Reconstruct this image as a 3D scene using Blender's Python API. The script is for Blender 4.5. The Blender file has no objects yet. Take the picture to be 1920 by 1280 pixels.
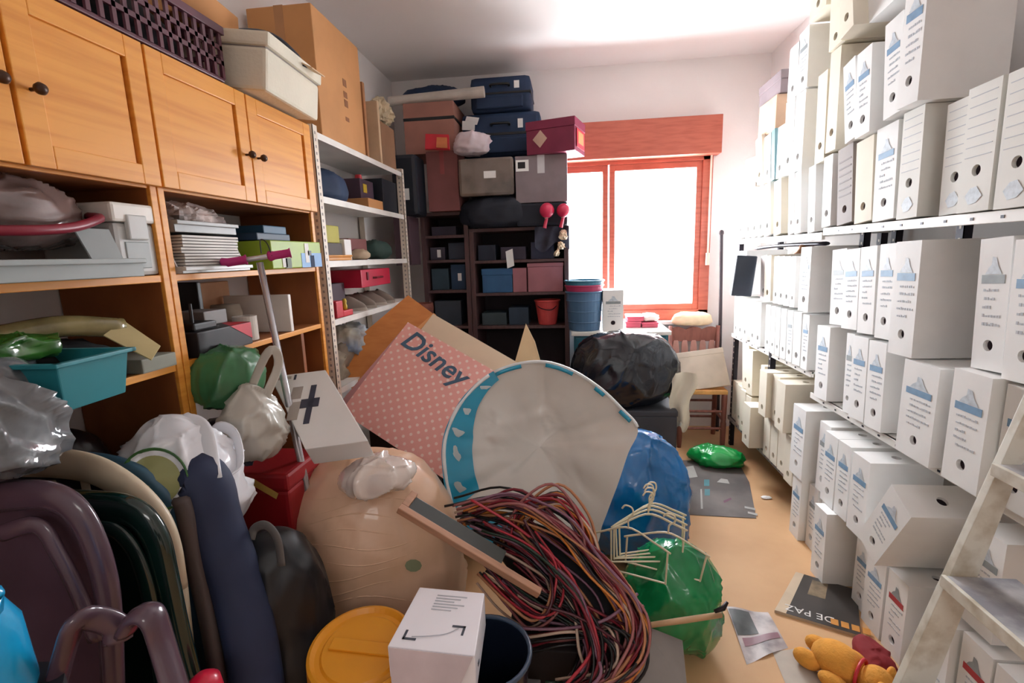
import bpy, bmesh, math, random
from mathutils import Vector, Matrix, noise
random.seed(7); noise.seed_set(11)
S = bpy.context.scene
COL = S.collection

# ------------------------------------------------------------------ camera
RIGHT = Vector((0.99253, 0.11811, -0.03049)); UP = Vector((0.00915, 0.17716, 0.98414)); BACK = Vector((0.12164, -0.97707, 0.17476))
CAM = Vector((0, 0, 1.55)); FPX = 910.0
cd = bpy.data.cameras.new('camera'); cd.sensor_width = 36; cd.lens = FPX / 1920 * 36; cd.clip_start = 0.02
co = bpy.data.objects.new('camera', cd); COL.objects.link(co)
m = Matrix((RIGHT, UP, BACK)).transposed().to_4x4(); m.translation = CAM
co.matrix_world = m
S.camera = co

def ray(px, py): return RIGHT * ((px - 960) / FPX) - UP * ((py - 640) / FPX) - BACK
def at(px, py, Y): d = ray(px, py); return CAM + d * ((Y - CAM.y) / d.y)     # a measured point on the plane y = Y
def atx(px, py, X): d = ray(px, py); return CAM + d * ((X - CAM.x) / d.x)
def atz(px, py, Z=0.0): d = ray(px, py); return CAM + d * ((Z - CAM.z) / d.z)

# ------------------------------------------------------------------ world, daylight, exposure
w = bpy.data.worlds.new('world'); S.world = w; w.use_nodes = True
bgn = w.node_tree.nodes['Background']; bgn.inputs[0].default_value = (0.93, 0.96, 1.0, 1); bgn.inputs[1].default_value = 4.0
def area(name, loc, rot, sx, sy, power, color):
    l = bpy.data.lights.new(name, 'AREA'); l.shape = 'RECTANGLE'; l.size = sx; l.size_y = sy; l.energy = power; l.color = color
    o = bpy.data.objects.new(name, l); COL.objects.link(o); o.location = loc; o.rotation_euler = rot
    return o
area('window_daylight', (0.35, 4.62, 1.72), (math.radians(-90), 0, 0), 2.0, 1.7, 235, (0.92, 0.955, 1.0))
area('added_fill_lamp', (0.35, -1.75, 2.55), (math.radians(35), 0, 0), 0.9, 0.9, 11, (1.0, 0.98, 0.95))  # unseen lamp added behind the camera as soft fill
S.view_settings.view_transform = 'Standard'; S.view_settings.look = 'None'
S.view_settings.gamma = 1; S.view_settings.use_curve_mapping = False
S.view_settings.exposure = 0.75
S.cycles.max_bounces = 10; S.cycles.diffuse_bounces = 6; S.cycles.sample_clamp_indirect = 8

# ------------------------------------------------------------------ materials
def lin(c):
    c = [x / 255 for x in c]
    return tuple((x / 12.92 if x <= .04045 else ((x + .055) / 1.055) ** 2.4) for x in c) + (1,)
MATS = {}
def mat(name, rgb, rough=.6, metal=0, var=.12, scale=6, bump=0.0, bscale=40, alpha=1.0, coat=0.0, rgb2=None, stretch=None, trans=0.0):
    if name in MATS: return MATS[name]
    mt = bpy.data.materials.new(name); mt.use_nodes = True; nt = mt.node_tree; b = nt.nodes['Principled BSDF']
    c = lin(rgb); c2 = lin(rgb2) if rgb2 else tuple(max(0, x * (1 - 2 * var)) for x in c[:3]) + (1,)
    tc = nt.nodes.new('ShaderNodeTexCoord'); n = nt.nodes.new('ShaderNodeTexNoise'); n.inputs['Scale'].default_value = scale; n.inputs['Detail'].default_value = 5
    src = tc.outputs['Object']
    if stretch:
        mp = nt.nodes.new('ShaderNodeMapping'); mp.inputs['Scale'].default_value = stretch; nt.links.new(src, mp.inputs[0]); src = mp.outputs[0]
    nt.links.new(src, n.inputs['Vector'])
    mx = nt.nodes.new('ShaderNodeMix'); mx.data_type = 'RGBA'; mx.inputs[6].default_value = c; mx.inputs[7].default_value = c2
    rp = nt.nodes.new('ShaderNodeMapRange'); rp.inputs[1].default_value = .42; rp.inputs[2].default_value = .75
    nt.links.new(n.outputs['Fac'], rp.inputs[0]); nt.links.new(rp.outputs[0], mx.inputs[0]); nt.links.new(mx.outputs[2], b.inputs['Base Color'])
    b.inputs['Roughness'].default_value = rough; b.inputs['Metallic'].default_value = metal; b.inputs['Alpha'].default_value = alpha
    b.inputs['Coat Weight'].default_value = coat; b.inputs['Transmission Weight'].default_value = trans
    if bump:
        n2 = nt.nodes.new('ShaderNodeTexNoise'); n2.inputs['Scale'].default_value = bscale; n2.inputs['Detail'].default_value = 3
        nt.links.new(src, n2.inputs['Vector'])
        bp = nt.nodes.new('ShaderNodeBump'); bp.inputs['Strength'].default_value = bump; bp.inputs['Distance'].default_value = .01
        nt.links.new(n2.outputs['Fac'], bp.inputs['Height']); nt.links.new(bp.outputs[0], b.inputs['Normal'])
    MATS[name] = mt
    return mt
wood_stretch = (14, 1.2, 14)
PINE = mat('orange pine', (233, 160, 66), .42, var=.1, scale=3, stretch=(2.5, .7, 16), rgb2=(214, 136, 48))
PINE_IN = mat('darker brown pine', (150, 88, 42), .55, var=.1, scale=3, stretch=(2.5, 12, 1.2), rgb2=(128, 70, 32))  # panels, shelves and dividers, darker brown than the front edging
PINE_D = mat('pine groove shade', (190, 112, 40), .5)  # recess shade of the door panel grooves put into the colour
WINWOOD = mat('reddish window wood', (186, 98, 78), .45, rgb2=(164, 80, 62), scale=4, stretch=(1.5, 8, 12))
DARKWOOD = mat('dark brown shelf wood', (88, 62, 62), .55, rgb2=(70, 48, 50), scale=4, stretch=(10, 10, 1.5))
CARD = mat('brown cardboard', (196, 140, 88), .8, var=.08, scale=5)
CARD_P = mat('pinkish cardboard', (168, 118, 104), .8, var=.08)
CARD_R = mat('reddish brown cardboard', (130, 78, 76), .75, var=.1)
WHITECARD = mat('white archive card', (238, 238, 236), .7, var=.04, scale=7, bump=.06, bscale=18)
CREAMCARD = mat('aged cream card', (228, 220, 202), .75, var=.06, scale=5, bump=.06, bscale=18)
GREYCARD = mat('grey stained card', (158, 150, 146), .75, var=.1, scale=6)
BANDBLUE = mat('blue print', (122, 158, 190), .6, var=.1, scale=30)
BANDGREY = mat('grey print', (150, 158, 160), .6, var=.1, scale=30)
BANDRED = mat('red print', (178, 60, 66), .6)
EMBLEM = mat('emblem print', (204, 214, 222), .6, var=.15, scale=60)
PENCIL = mat('pencil writing', (192, 196, 202), .7)
HOLE = mat('dark hole and seam', (40, 26, 36), .9)  # stands for the unlit box inside behind finger holes; also flap seams
WHITEPAINT = mat('white painted metal', (235, 232, 226), .4, var=.06, scale=9)
CREAMMETAL = mat('cream painted steel', (226, 214, 198), .45, var=.06)
DARKMETAL = mat('dark slotted steel', (38, 34, 46), .5, metal=.4)
BLACK = mat('black plastic', (20, 20, 24), .45)
BLACKCLOTH = mat('black cloth', (26, 25, 30), .9)
NAVY = mat('navy blue fabric', (30, 52, 84), .75, var=.15)
PLASTER = mat('white plaster', (240, 236, 234), .85, var=.02, scale=2, bump=.05, bscale=60)
FLOORM = mat('tan floor', (212, 170, 124), .6, var=.06, scale=2.2, rgb2=(194, 150, 106), bump=.03, bscale=25)

# ------------------------------------------------------------------ mesh helpers
class MB:
    def __init__(s): s.v = []; s.f = []; s.mi = []
    def add(s, vs, fs, k=0):
        o = len(s.v); s.v += [Vector(p) for p in vs]; s.f += [[i + o for i in f] for f in fs]; s.mi += [k] * len(fs); return s
    def box(s, a, b, M=None, k=0):
        x0, y0, z0 = a; x1, y1, z1 = b
        vs = [Vector(p) for p in ((x0,y0,z0),(x1,y0,z0),(x1,y1,z0),(x0,y1,z0),(x0,y0,z1),(x1,y0,z1),(x1,y1,z1),(x0,y1,z1))]
        if M: vs = [M @ p for p in vs]
        return s.add(vs, [(0,3,2,1),(4,5,6,7),(0,1,5,4),(1,2,6,5),(2,3,7,6),(3,0,4,7)], k)
    def cyl(s, p0, p1, r0, r1=None, n=12, k=0, caps=True):
        r1 = r0 if r1 is None else r1; p0, p1 = Vector(p0), Vector(p1); d = (p1 - p0).normalized()
        u = d.orthogonal().normalized(); v = d.cross(u)
        vs = []
        for p, r in ((p0, r0), (p1, r1)):
            vs += [p + (u * math.cos(2*math.pi*i/n) + v * math.sin(2*math.pi*i/n)) * r for i in range(n)]
        fs = [(i, (i+1) % n, n + (i+1) % n, n + i) for i in range(n)]
        if caps: fs += [tuple(range(n))[::-1], tuple(range(n, 2*n))]
        return s.add(vs, fs, k)
    def tube(s, pts, r, n=8, k=0, flat=1.0, closed=False, up=None):
        pts = [Vector(p) for p in pts]; m_ = len(pts); vs = []
        prev = None
        for i, p in enumerate(pts):
            a = pts[i-1] if (i > 0 or closed) else pts[i]; b = pts[(i+1) % m_] if (i < m_-1 or closed) else pts[i]
            d = (b - a)
            if d.length < 1e-9: d = Vector((0,0,1))
            d.normalize()
            if prev is None: u = (Vector(up) - d * Vector(up).dot(d)).normalized() if up else d.orthogonal().normalized()
            else:
                u = prev - d * prev.dot(d)
                u = u.normalized() if u.length > 1e-6 else d.orthogonal().normalized()
            prev = u; v = d.cross(u); rr = r[i] if isinstance(r, (list, tuple)) else r
            vs += [p + u * math.cos(2*math.pi*j/n) * rr * flat + v * math.sin(2*math.pi*j/n) * rr for j in range(n)]
        fs = []
        for i in range(m_ if closed else m_-1):
            for j in range(n):
                a = i*n; b = ((i+1) % m_)*n
                fs.append((a+j, a+(j+1) % n, b+(j+1) % n, b+j))
        if not closed: fs += [tuple(range(n))[::-1], tuple(range((m_-1)*n, m_*n))]
        return s.add(vs, fs, k)
    def lathe(s, prof, n=24, c=(0,0,0), k=0):
        c = Vector(c); vs = []
        for r, z in prof: vs += [c + Vector((r*math.cos(2*math.pi*i/n), r*math.sin(2*math.pi*i/n), z)) for i in range(n)]
        fs = []
        for q in range(len(prof)-1):
            for i in range(n): fs.append((q*n+i, q*n+(i+1) % n, (q+1)*n+(i+1) % n, (q+1)*n+i))
        if prof[0][0] > 1e-4: fs.append(tuple(range(n))[::-1])
        if prof[-1][0] > 1e-4: fs.append(tuple(range((len(prof)-1)*n, len(prof)*n)))
        return s.add(vs, fs, k)
    def grid(s, nu, nv, fn, k=0, wrap=False):
        vs = [fn(i/(nu if wrap else nu-1), j/(nv-1)) for j in range(nv) for i in range(nu)]
        fs = []
        for j in range(nv-1):
            for i in range(nu if wrap else nu-1):
                fs.append((j*nu+i, j*nu+(i+1) % nu, (j+1)*nu+(i+1) % nu, (j+1)*nu+i))
        return s.add(vs, fs, k)
    def xf(s, M): s.v = [M @ p for p in s.v]; return s
    def mesh(s, name, mats, bevel=0.0, smooth=False, weld=False):
        me = bpy.data.meshes.new(name); me.from_pydata([tuple(p) for p in s.v], [], s.f)
        for i, q in enumerate(s.mi): me.polygons[i].material_index = q
        for mm in (mats if isinstance(mats, (list, tuple)) else [mats]): me.materials.append(mm)
        bm = bmesh.new(); bm.from_mesh(me)
        if weld: bmesh.ops.remove_doubles(bm, verts=bm.verts, dist=1e-5)
        bmesh.ops.recalc_face_normals(bm, faces=bm.faces)
        if bevel: bmesh.ops.bevel(bm, geom=[e for e in bm.edges if len(e.link_faces) == 2 and e.calc_face_angle(0) > .6], offset=bevel, segments=2, profile=.6, affect='EDGES')
        bm.to_mesh(me); bm.free()
        if smooth: me.shade_smooth()
        return me
def tag(o, label=None, cat=None, group=None, kind=None):
    if label: o['label'] = label
    if cat: o['category'] = cat
    if group: o['group'] = group
    if kind: o['kind'] = kind
    return o
def thing(name, label, cat, loc=(0,0,0), rot=(0,0,0), group=None):
    o = bpy.data.objects.new(name, None); COL.objects.link(o); o.empty_display_size = .05
    o.location = loc; o.rotation_euler = rot
    return tag(o, label, cat, group)
def link(name, me, parent=None):
    o = bpy.data.objects.new(name, me); COL.objects.link(o)
    if parent is not None: o.parent = parent
    return o
def part(name, mb, mats, parent=None, bevel=0.0, smooth=False, weld=False): return link(name, mb.mesh(name, mats, bevel, smooth, weld), parent)
def solo(name, label, cat, mb, mats, loc=(0,0,0), rot=(0,0,0), group=None, bevel=0.0, smooth=False, weld=False):
    o = part(name, mb, mats, None, bevel, smooth, weld); o.location = loc; o.rotation_euler = rot
    return tag(o, label, cat, group)
def struct(name, mb, mats, bevel=0.0, parent=None):
    o = part(name, mb, mats, parent, bevel)
    if parent is None: o['kind'] = 'structure'
    return o
def B(a, b, M=None): return MB().box(a, b, M)
def text_mesh(s, size, material, extr=.0004, shear=0, align='CENTER', bold=0.0):
    c = bpy.data.curves.new('lettering', 'FONT'); c.body = s; c.size = size; c.extrude = extr; c.shear = shear; c.align_x = align; c.align_y = 'CENTER'; c.resolution_u = 3; c.offset = bold
    o = bpy.data.objects.new('lettering', c); COL.objects.link(o)
    bpy.context.view_layer.update()
    me = bpy.data.meshes.new_from_object(o.evaluated_get(bpy.context.evaluated_depsgraph_get())); me.materials.clear(); me.materials.append(material)
    bpy.data.objects.remove(o); bpy.data.curves.remove(c)
    return me
def crease(p, f, amp, seed=0):
    """crumpled film: tilted flat facets meeting in thin ridges, two sizes"""
    q = Vector((p.x*f + seed*3.1, p.y*f - seed*1.7, p.z*f*.7 + seed*.9)); q += noise.noise_vector(q*.8)*.35; out = 0
    for k, (s_, a) in enumerate(((1, 1), (2.1, .42))):
        d, pts = noise.voronoi(q*s_)[:2]; c = pts[0]; dirn = noise.noise_vector(c*5.3 + Vector((k, 0, 0)))*1.6
        out += a*((q*s_ - c).dot(dirn)*.8 + .55*math.exp(-9*(d[1]-d[0])) - .1)
    return amp*out
def blob(rx, ry, rz, seed=0, amp=.03, freq=3, nu=72, nv=44, e=.85, gather=0.0, sag=.25, squash=0.0, pleat=0):
    """plastic-bag lump standing on z=0: wide low belly, optional gathered neck"""
    def fn(u, v):
        th = 2*math.pi*u; ph = math.pi*(v - .5)
        c = max(0, math.cos(ph))**e; z = math.copysign(abs(math.sin(ph))**e, math.sin(ph))
        r = 1 + sag*(-z)*.5*(1 if z > 0 else .35)
        if gather and z > .35: r *= 1 - gather*min(1, ((z-.35)/.65))**.8
        if pleat: r *= 1 + .05*max(0, z+.2)*math.sin(th*pleat + seed)
        p = Vector((rx*c*math.cos(th)*r, ry*c*math.sin(th)*r, rz*z))
        d = Vector((math.cos(th)*c, math.sin(th)*c, z*.6))
        p += d*crease(p, freq, amp, seed)
        p.z = max(p.z + rz, .004 + .002*math.sin(9*th))
        return p
    return MB().grid(nu, nv, fn, wrap=True)
def slab(c0, c1, c2, c3, t, back=None):
    """board from four corners, thickness t away from normal"""
    c0, c1, c2, c3 = map(Vector, (c0, c1, c2, c3)); n = (c1-c0).cross(c3-c0).normalized()*t
    return MB().add([c0, c1, c2, c3, c0-n, c1-n, c2-n, c3-n], [(0,1,2,3),(7,6,5,4),(0,4,5,1),(1,5,6,2),(2,6,7,3),(3,7,4,0)])
def frame_of(o, ux, uy, n=None):
    """matrix with origin o, x along ux, y toward uy, z the normal"""
    x = Vector(ux).normalized(); z = x.cross(Vector(uy)).normalized(); y = z.cross(x)
    M = Matrix((x, y, z)).transposed().to_4x4(); M.translation = o
    return M
def spline(pts, n=40):
    pts = [Vector(p) for p in pts]; P = [pts[0]*2 - pts[1]] + pts + [pts[-1]*2 - pts[-2]]; out = []
    segs = len(pts)-1
    for i in range(n):
        t = i/(n-1)*segs; k = min(int(t), segs-1); f = t-k; a, b, c, d = P[k:k+4]
        out.append(.5*((2*b) + (c-a)*f + (2*a-5*b+4*c-d)*f*f + (3*b-a-3*c+d)*f**3))
    return out
def carton(name, label, cat, lo, hi, material, rotz=0, tape=None, flaps=False, group=None, sticker=None, lid=0.0, bevel=.004, tilt=(0,0)):
    """carton with body, lid or flap seam, tape; lo/hi are world corners"""
    lo, hi = Vector((min(lo[i], hi[i]) for i in range(3))), Vector((max(lo[i], hi[i]) for i in range(3)))
    sx, sy, sz = hi - lo
    t = thing(name, label, cat, ((lo.x+hi.x)/2, (lo.y+hi.y)/2, lo.z), (tilt[0], tilt[1], rotz), group)
    x, y = sx/2, sy/2
    if lid:
        part('body', B((-x,-y,0), (x,y,sz-lid)), material, t, bevel)
        part('lid', B((-x-.004,-y-.004,sz-lid), (x+.004,y+.004,sz)), material, t, bevel)
    else: part('body', B((-x,-y,0), (x,y,sz)), material, t, bevel)
    if flaps: 
        part('flap_seam', B((-x*.99,-.002,sz-.001), (x*.99,.002,sz+.0012)), HOLE, t)
    if tape:
        mb = B((-x*.14,-y-.0012,sz*.62), (x*.14,-y+.001,sz)).box((-x*.14,-y,sz-.001), (x*.14,y,sz+.0016))
        part('tape', mb, tape, t)
    if sticker:
        px, pz, pw, ph, sm = sticker
        part('sticker', B((px*x-pw/2,-y-.0015,pz*sz-ph/2), (px*x+pw/2,-y+.001,pz*sz+ph/2)), sm, t)
    return t
def pxbox(name, label, cat, r, Y, depth, material, z0=None, z1=None, **kw):
    """carton whose front face, on the plane y = Y, fills a measured rectangle"""
    a = at(r[0], r[3], Y); b = at(r[2], r[1], Y)
    lo = (a.x, Y, a.z if z0 is None else z0); hi = (b.x, Y+depth, b.z if z1 is None else z1)
    return carton(name, label, cat, lo, hi, material, **kw)
def pxboxL(name, label, cat, r, X, depth, material, z0=None, z1=None, **kw):
    a = atx(r[0], r[3], X); b = atx(r[2], r[1], X)
    lo = (X-depth, a.y, a.z if z0 is None else z0); hi = (X, b.y, b.z if z1 is None else z1)
    return carton(name, label, cat, lo, hi, material, **kw)

# ================================================================== the room
XL, XR, YB, YF, ZC = -1.50, 1.56, 4.30, -0.75, 3.03
WX0, WX1, WZ0, WZ1 = -0.47, 1.13, 0.98, 2.36
struct('floor', B((XL-.1, -2.6, -.06), (XR+.1, YB+.1, 0)), FLOORM)
struct('ceiling', B((XL-.1, -2.6, ZC), (XR+.1, YB+.1, ZC+.08)), PLASTER)
struct('wall_left', B((XL-.1, YF, 0), (XL, YB+.1, ZC)), PLASTER)
struct('wall_right', B((XR, YF, 0), (XR+.1, YB+.1, ZC)), PLASTER)
struct('wall_back', MB().box((XL, YB, 0), (WX0, YB+.12, ZC)).box((WX1, YB, 0), (XR, YB+.12, ZC)).box((WX0, YB, 0), (WX1, YB+.12, WZ0)).box((WX0, YB, WZ1), (WX1, YB+.12, ZC)), PLASTER)
struct('wall_front', MB().box((XL, YF-.1, 0), (-.45, YF, ZC)).box((.95, YF-.1, 0), (XR, YF, ZC)).box((-.45, YF-.1, 2.1), (.95, YF, ZC)), PLASTER)
struct('wall_hallway', B((XL-.1, -2.7, 0), (XR+.1, -2.6, ZC)).box((XL-.1, -2.6, 0), (XL, YF, ZC)).box((XR, -2.6, 0), (XR+.1, YF, ZC)), PLASTER)
win = thing('window_1', 'reddish wooden double window with roller blind box above it', None)
del win['label']; win['kind'] = 'structure'
fy0, fy1 = YB-.03, YB+.09
part('window_frame', MB().box((WX0,fy0,WZ0), (WX0+.05,fy1,WZ1)).box((WX1-.06,fy0,WZ0), (WX1+.02,fy1,WZ1)).box((WX0,fy0,WZ0-.02), (WX1+.02,fy1,WZ0+.07)).box((WX0,fy0,WZ1-.1), (WX1,fy1,WZ1)), WINWOOD, win, .004)
for a, b in ((WX0+.05, .315), (.327, WX1-.06)):
    s_ = part('sash', MB().box((a,fy0+.015,WZ0+.07), (a+.045,fy1-.03,WZ1-.1)).box((b-.045,fy0+.015,WZ0+.07), (b,fy1-.03,WZ1-.1)).box((a+.045,fy0+.015,WZ0+.07), (b-.045,fy1-.03,WZ0+.12)).box((a+.045,fy0+.015,WZ1-.15), (b-.045,fy1-.03,WZ1-.1)), WINWOOD, win, .003)
    gm = MATS.get('window glass')
    if gm is None:
        gm = bpy.data.materials.new('window glass'); gm.use_nodes = True; nt = gm.node_tree; nt.nodes.clear()
        ou = nt.nodes.new('ShaderNodeOutputMaterial'); tr = nt.nodes.new('ShaderNodeBsdfTransparent'); gl = nt.nodes.new('ShaderNodeBsdfGlossy'); gl.inputs['Roughness'].default_value = .02
        ms = nt.nodes.new('ShaderNodeMixShader'); ms.inputs[0].default_value = .06
        nt.links.new(tr.outputs[0], ms.inputs[1]); nt.links.new(gl.outputs[0], ms.inputs[2]); nt.links.new(ms.outputs[0], ou.inputs[0]); MATS['window glass'] = gm
    part('pane', B((a+.045,YB+.03,WZ0+.12), (b-.045,YB+.034,WZ1-.15)), gm, s_)
part('blind_box', B((WX0+.04,4.16,2.29), (WX1+.05,YB-.001,2.575)), WINWOOD, win, .005)
part('blind_strap', B((1.118,4.235,1.5), (1.132,4.24,2.3)), CREAMMETAL, win)
part('blind_strap_coiler', B((1.112,4.225,1.42), (1.138,4.26,1.52)), CREAMMETAL, win, .004)
part('window_sill', B((WX0-.05,4.2,WZ0-.05), (WX1+.05,YB+.02,WZ0-.02)), PLASTER, win, .004)

# ================================================================== archive boxes and their racks (right side)
BOXMESH = {}
def box_body(w, h, d, hz, top_hole):
    """front (x=0) has a round finger hole with a recessed rim"""
    key = ('b', round(w,2), round(h,2), round(d,2), round(hz,2), top_hole)
    if key in BOXMESH: return BOXMESH[key]
    mb = MB(); y = w/2; r = min(.017, w*.2); q = r*1.35; n = 16
    mb.add([(d,-y,0),(d,y,0),(d,y,h),(d,-y,h)], [(0,1,2,3)])
    mb.add([(0,-y,0),(d,-y,0),(d,-y,h),(0,-y,h)], [(0,1,2,3)]); mb.add([(0,y,0),(d,y,0),(d,y,h),(0,y,h)], [(3,2,1,0)])
    mb.add([(0,-y,0),(d,-y,0),(d,y,0),(0,y,0)], [(3,2,1,0)])
    def holed(P):   # P maps (a, b) on the unit patch -> point; square of half side q centred on 0, inward depth e
        sq = []
        for i in range(n):
            a = 2*math.pi*(i+.5)/n; c, s = math.cos(a), math.sin(a); f = q/max(abs(c), abs(s)); sq.append((c*f, s*f))
        ci = [(r*math.cos(2*math.pi*(i+.5)/n), r*math.sin(2*math.pi*(i+.5)/n)) for i in range(n)]
        # corner points for the square
        vs = [P(a, b, 0) for a, b in sq] + [P(a, b, 0) for a, b in ci] + [P(a, b, .012) for a, b in ci]
        fs = [(i, (i+1) % n, n+(i+1) % n, n+i) for i in range(n)] + [(n+i, n+(i+1) % n, 2*n+(i+1) % n, 2*n+i) for i in range(n)]
        cs = [P(q,q,0), P(-q,q,0), P(-q,-q,0), P(q,-q,0)]
        o = len(vs); vs += cs
        fs += [(1, o, 2), (5, o+1, 6), (9, o+2, 10), (13, o+3, 14)]
        mb.add(vs, fs)
    holed(lambda a, b, e: Vector((e, a, hz+b)))
    for (ya, yb, za, zb) in ((-y,y,0,hz-q), (-y,y,hz+q,h), (-y,-q,hz-q,hz+q), (q,y,hz-q,hz+q)): mb.add([(0,ya,za),(0,yb,za),(0,yb,zb),(0,ya,zb)], [(0,3,2,1)])
    if top_hole:
        tx = .13
        holed(lambda a, b, e: Vector((tx+a, b, h-e)))
        for (xa, xb, ya, yb) in ((0,tx-q,-y,y), (tx+q,d,-y,y), (tx-q,tx+q,-y,-q), (tx-q,tx+q,q,y)): mb.add([(xa,ya,h),(xb,ya,h),(xb,yb,h),(xa,yb,h)], [(0,1,2,3)])
    else: mb.add([(0,-y,h),(d,-y,h),(d,y,h),(0,y,h)], [(0,1,2,3)])
    # lid seam along the two sides
    BOXMESH[key] = mb
    return mb
CACHE = {}
def cached(key, fn):
    if key not in CACHE: CACHE[key] = fn()
    return CACHE[key]
def archive_box(label, y0, y1, z0, h, xf=1.22, lean=0.0, style='blue', roll=0.0, d=.27, top=False, group=None, rz=0.0):
    w = round(abs(y0-y1)-.004, 2); h = round(h, 2); th = -math.atan2(lean, h)*.85
    yc = (y0+y1)/2; up = abs(math.sin(th))*w/2
    o = thing('archive_box', label, 'archive box', (xf, yc, z0+up), (th, 0, rz), group)
    if roll: o.rotation_euler = (roll, 0, rz); o.location.z = z0 + abs(math.sin(roll))*w/2 
    hz = h*.19; bodym = {'cream': CREAMCARD, 'grey': GREYCARD, 'lined': mat('off white card', (230,230,224), .72, var=.05, scale=6)}.get(style, WHITECARD)
    if style == 'lined': hz = h*.33
    link('body', cached(('body', w, h, style, top), lambda: box_body(w, h, d, hz, top).mesh('body', bodym, weld=True)), o)
    r = min(.017, w*.2)
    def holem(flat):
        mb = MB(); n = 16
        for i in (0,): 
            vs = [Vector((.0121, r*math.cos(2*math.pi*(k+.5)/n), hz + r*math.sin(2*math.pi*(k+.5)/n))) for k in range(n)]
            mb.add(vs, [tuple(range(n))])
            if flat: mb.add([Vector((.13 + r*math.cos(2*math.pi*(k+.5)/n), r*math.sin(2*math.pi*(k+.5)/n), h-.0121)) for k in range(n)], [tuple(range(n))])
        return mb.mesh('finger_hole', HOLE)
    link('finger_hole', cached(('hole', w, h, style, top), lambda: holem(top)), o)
    def print_(a, b, za, zb): return B((-.0012, -b*w/2, za*h), (.0005, -a*w/2, zb*h))
    if style in ('blue', 'greyprint', 'red'):
        bm_ = {'blue': BANDBLUE, 'greyprint': BANDGREY, 'red': BANDRED}[style]
        link('label_band', cached(('band', w, h, style), lambda: print_(-.72, .72, .66, .725).mesh('label_band', bm_)), o)
        def emb():
            a = w*.26; return MB().add([(-.0012,-a,.73*h),(-.0012,a,.73*h),(-.0012,a*.7,.77*h),(-.0012,a*.3,.80*h),(-.0012,.06*w,.86*h),(-.0012,-.06*w,.85*h),(-.0012,-a*.5,.79*h)], [(0,1,2,3,4,5,6)]).mesh('emblem', EMBLEM if style != 'red' else BANDGREY)
        link('emblem', cached(('emb', w, h, style == 'red'), emb), o)
        rn = random.Random(int(w*1000)+int(h*100)); 
        def lines(v):
            rn = random.Random(v); mb = MB()
            for i in range(5):
                z = .60 - i*.065; a = -.6 + rn.random()*.2; L = .4 + rn.random()*.8; b = min(.7, a+L)
                k = a
                while k < b:
                    s_ = .06 + rn.random()*.1; mb.box((-.0012, -(k+s_)*w/2, z*h), (.0004, -k*w/2, (z+.012+rn.random()*.012)*h)); k += s_ + .05
            return mb.mesh('handwriting', PENCIL)
        v = random.randint(0, 3)
        link('handwriting', cached(('lines', w, h, v), lambda: lines(v)), o)
    elif style in ('lined', 'grey'):
        def rul():
            mb = MB()
            for i in range(7 if style == 'lined' else 6): z = (.44 + i*.08) if style == 'lined' else (.36 + i*.09); mb.add(B((-.0012,-w*.4,z*h), (.0004,w*.4,(z+(.006 if style == 'lined' else .02))*h)).v, B((0,0,0),(1,1,1)).f)
            return mb.mesh('ruled_lines', PENCIL if style == 'lined' else mat('dark ruled print', (120,112,110), .7))
        link('ruled_lines', cached(('rul', w, h, style), rul), o)
        def em2(): a = w*.27; return MB().add([(-.0012,-a,.12*h),(-.0012,-a*.4,.07*h),(-.0012,a*.5,.06*h),(-.0012,a,.13*h),(-.0012,a*.4,.19*h),(-.0012,-a*.3,.2*h)], [(0,1,2,3,4,5)]).mesh('emblem', EMBLEM)
        if style == 'lined': link('emblem', cached(('em2', w, h), em2), o)
    return o
ORD = 'first second third fourth fifth sixth seventh eighth ninth tenth eleventh twelfth thirteenth fourteenth fifteenth sixteenth seventeenth eighteenth nineteenth twentieth'.split()
DESC = {'blue': 'white blue-banded archive box', 'plain': 'plain white archive box', 'cream': 'yellowed cream archive box', 'lined': 'ruled off-white archive box', 'grey': 'grey striped archive box', 'red': 'white red-banded archive box', 'greyprint': 'grey-banded white archive box'}
def row(where, z0, items, xf=1.22, group=None, h=.345, **kw):
    for i, it in enumerate(items):
        y0, y1, style = it[:3]; hh = it[3] if len(it) > 3 else h; lean = it[4] if len(it) > 4 else .03; x = it[5] if len(it) > 5 else xf; zz = it[6] if len(it) > 6 else z0
        archive_box('%s, %s from window in %s' % (DESC[style], ORD[i], where), y0, y1, zz, hh, x, lean, style, group=group or 'archive boxes in ' + where, **kw)
# --- racks
def rack(label, ya, yb, levels, posts, xa=1.24):
    t = thing('storage_rack', label, 'storage rack', (XR-.01, (ya+yb)/2, 0))
    o = Vector((XR-.01, (ya+yb)/2, 0))
    for z, th, mt in levels:
        mb = B(Vector((xa, yb, z-.012))-o, Vector((XR-.012, ya, z))-o).box(Vector((xa-.004, yb, z-th))-o, Vector((xa+.012, ya, z))-o)
        sh = part('shelf', mb, mt, t, .002)
        n = int((ya-yb)/.11); mb = MB()
        for k in range(n):
            yy = yb + .06 + k*.11 - o.y; mb.box((xa-.0055-o.x, yy, z-th*.65), (xa-.0035-o.x, yy+.012, z-th*.4))
        part('slot', mb, DARKMETAL, sh)['kind'] = 'stuff'
    for (x, y, z0, z1) in posts:
        L = Vector((x, y, 0)) - o
        mb = B((L.x, L.y-.018, z0), (L.x+.03, L.y-.015, z1)).box((L.x, L.y-.018, z0), (L.x+.003, L.y+.018, z1))
        p = part('post', mb, DARKMETAL, t)
        mb = MB(); z = z0+.03
        while z < z1: mb.box((L.x-.0008, L.y-.006, z), (L.x+.0002, L.y+.004, z+.012)); z += .045
        part('slot', mb, CREAMMETAL, p)['kind'] = 'stuff'  # light showing through the post slots, painted as pale quads
    return t
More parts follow.
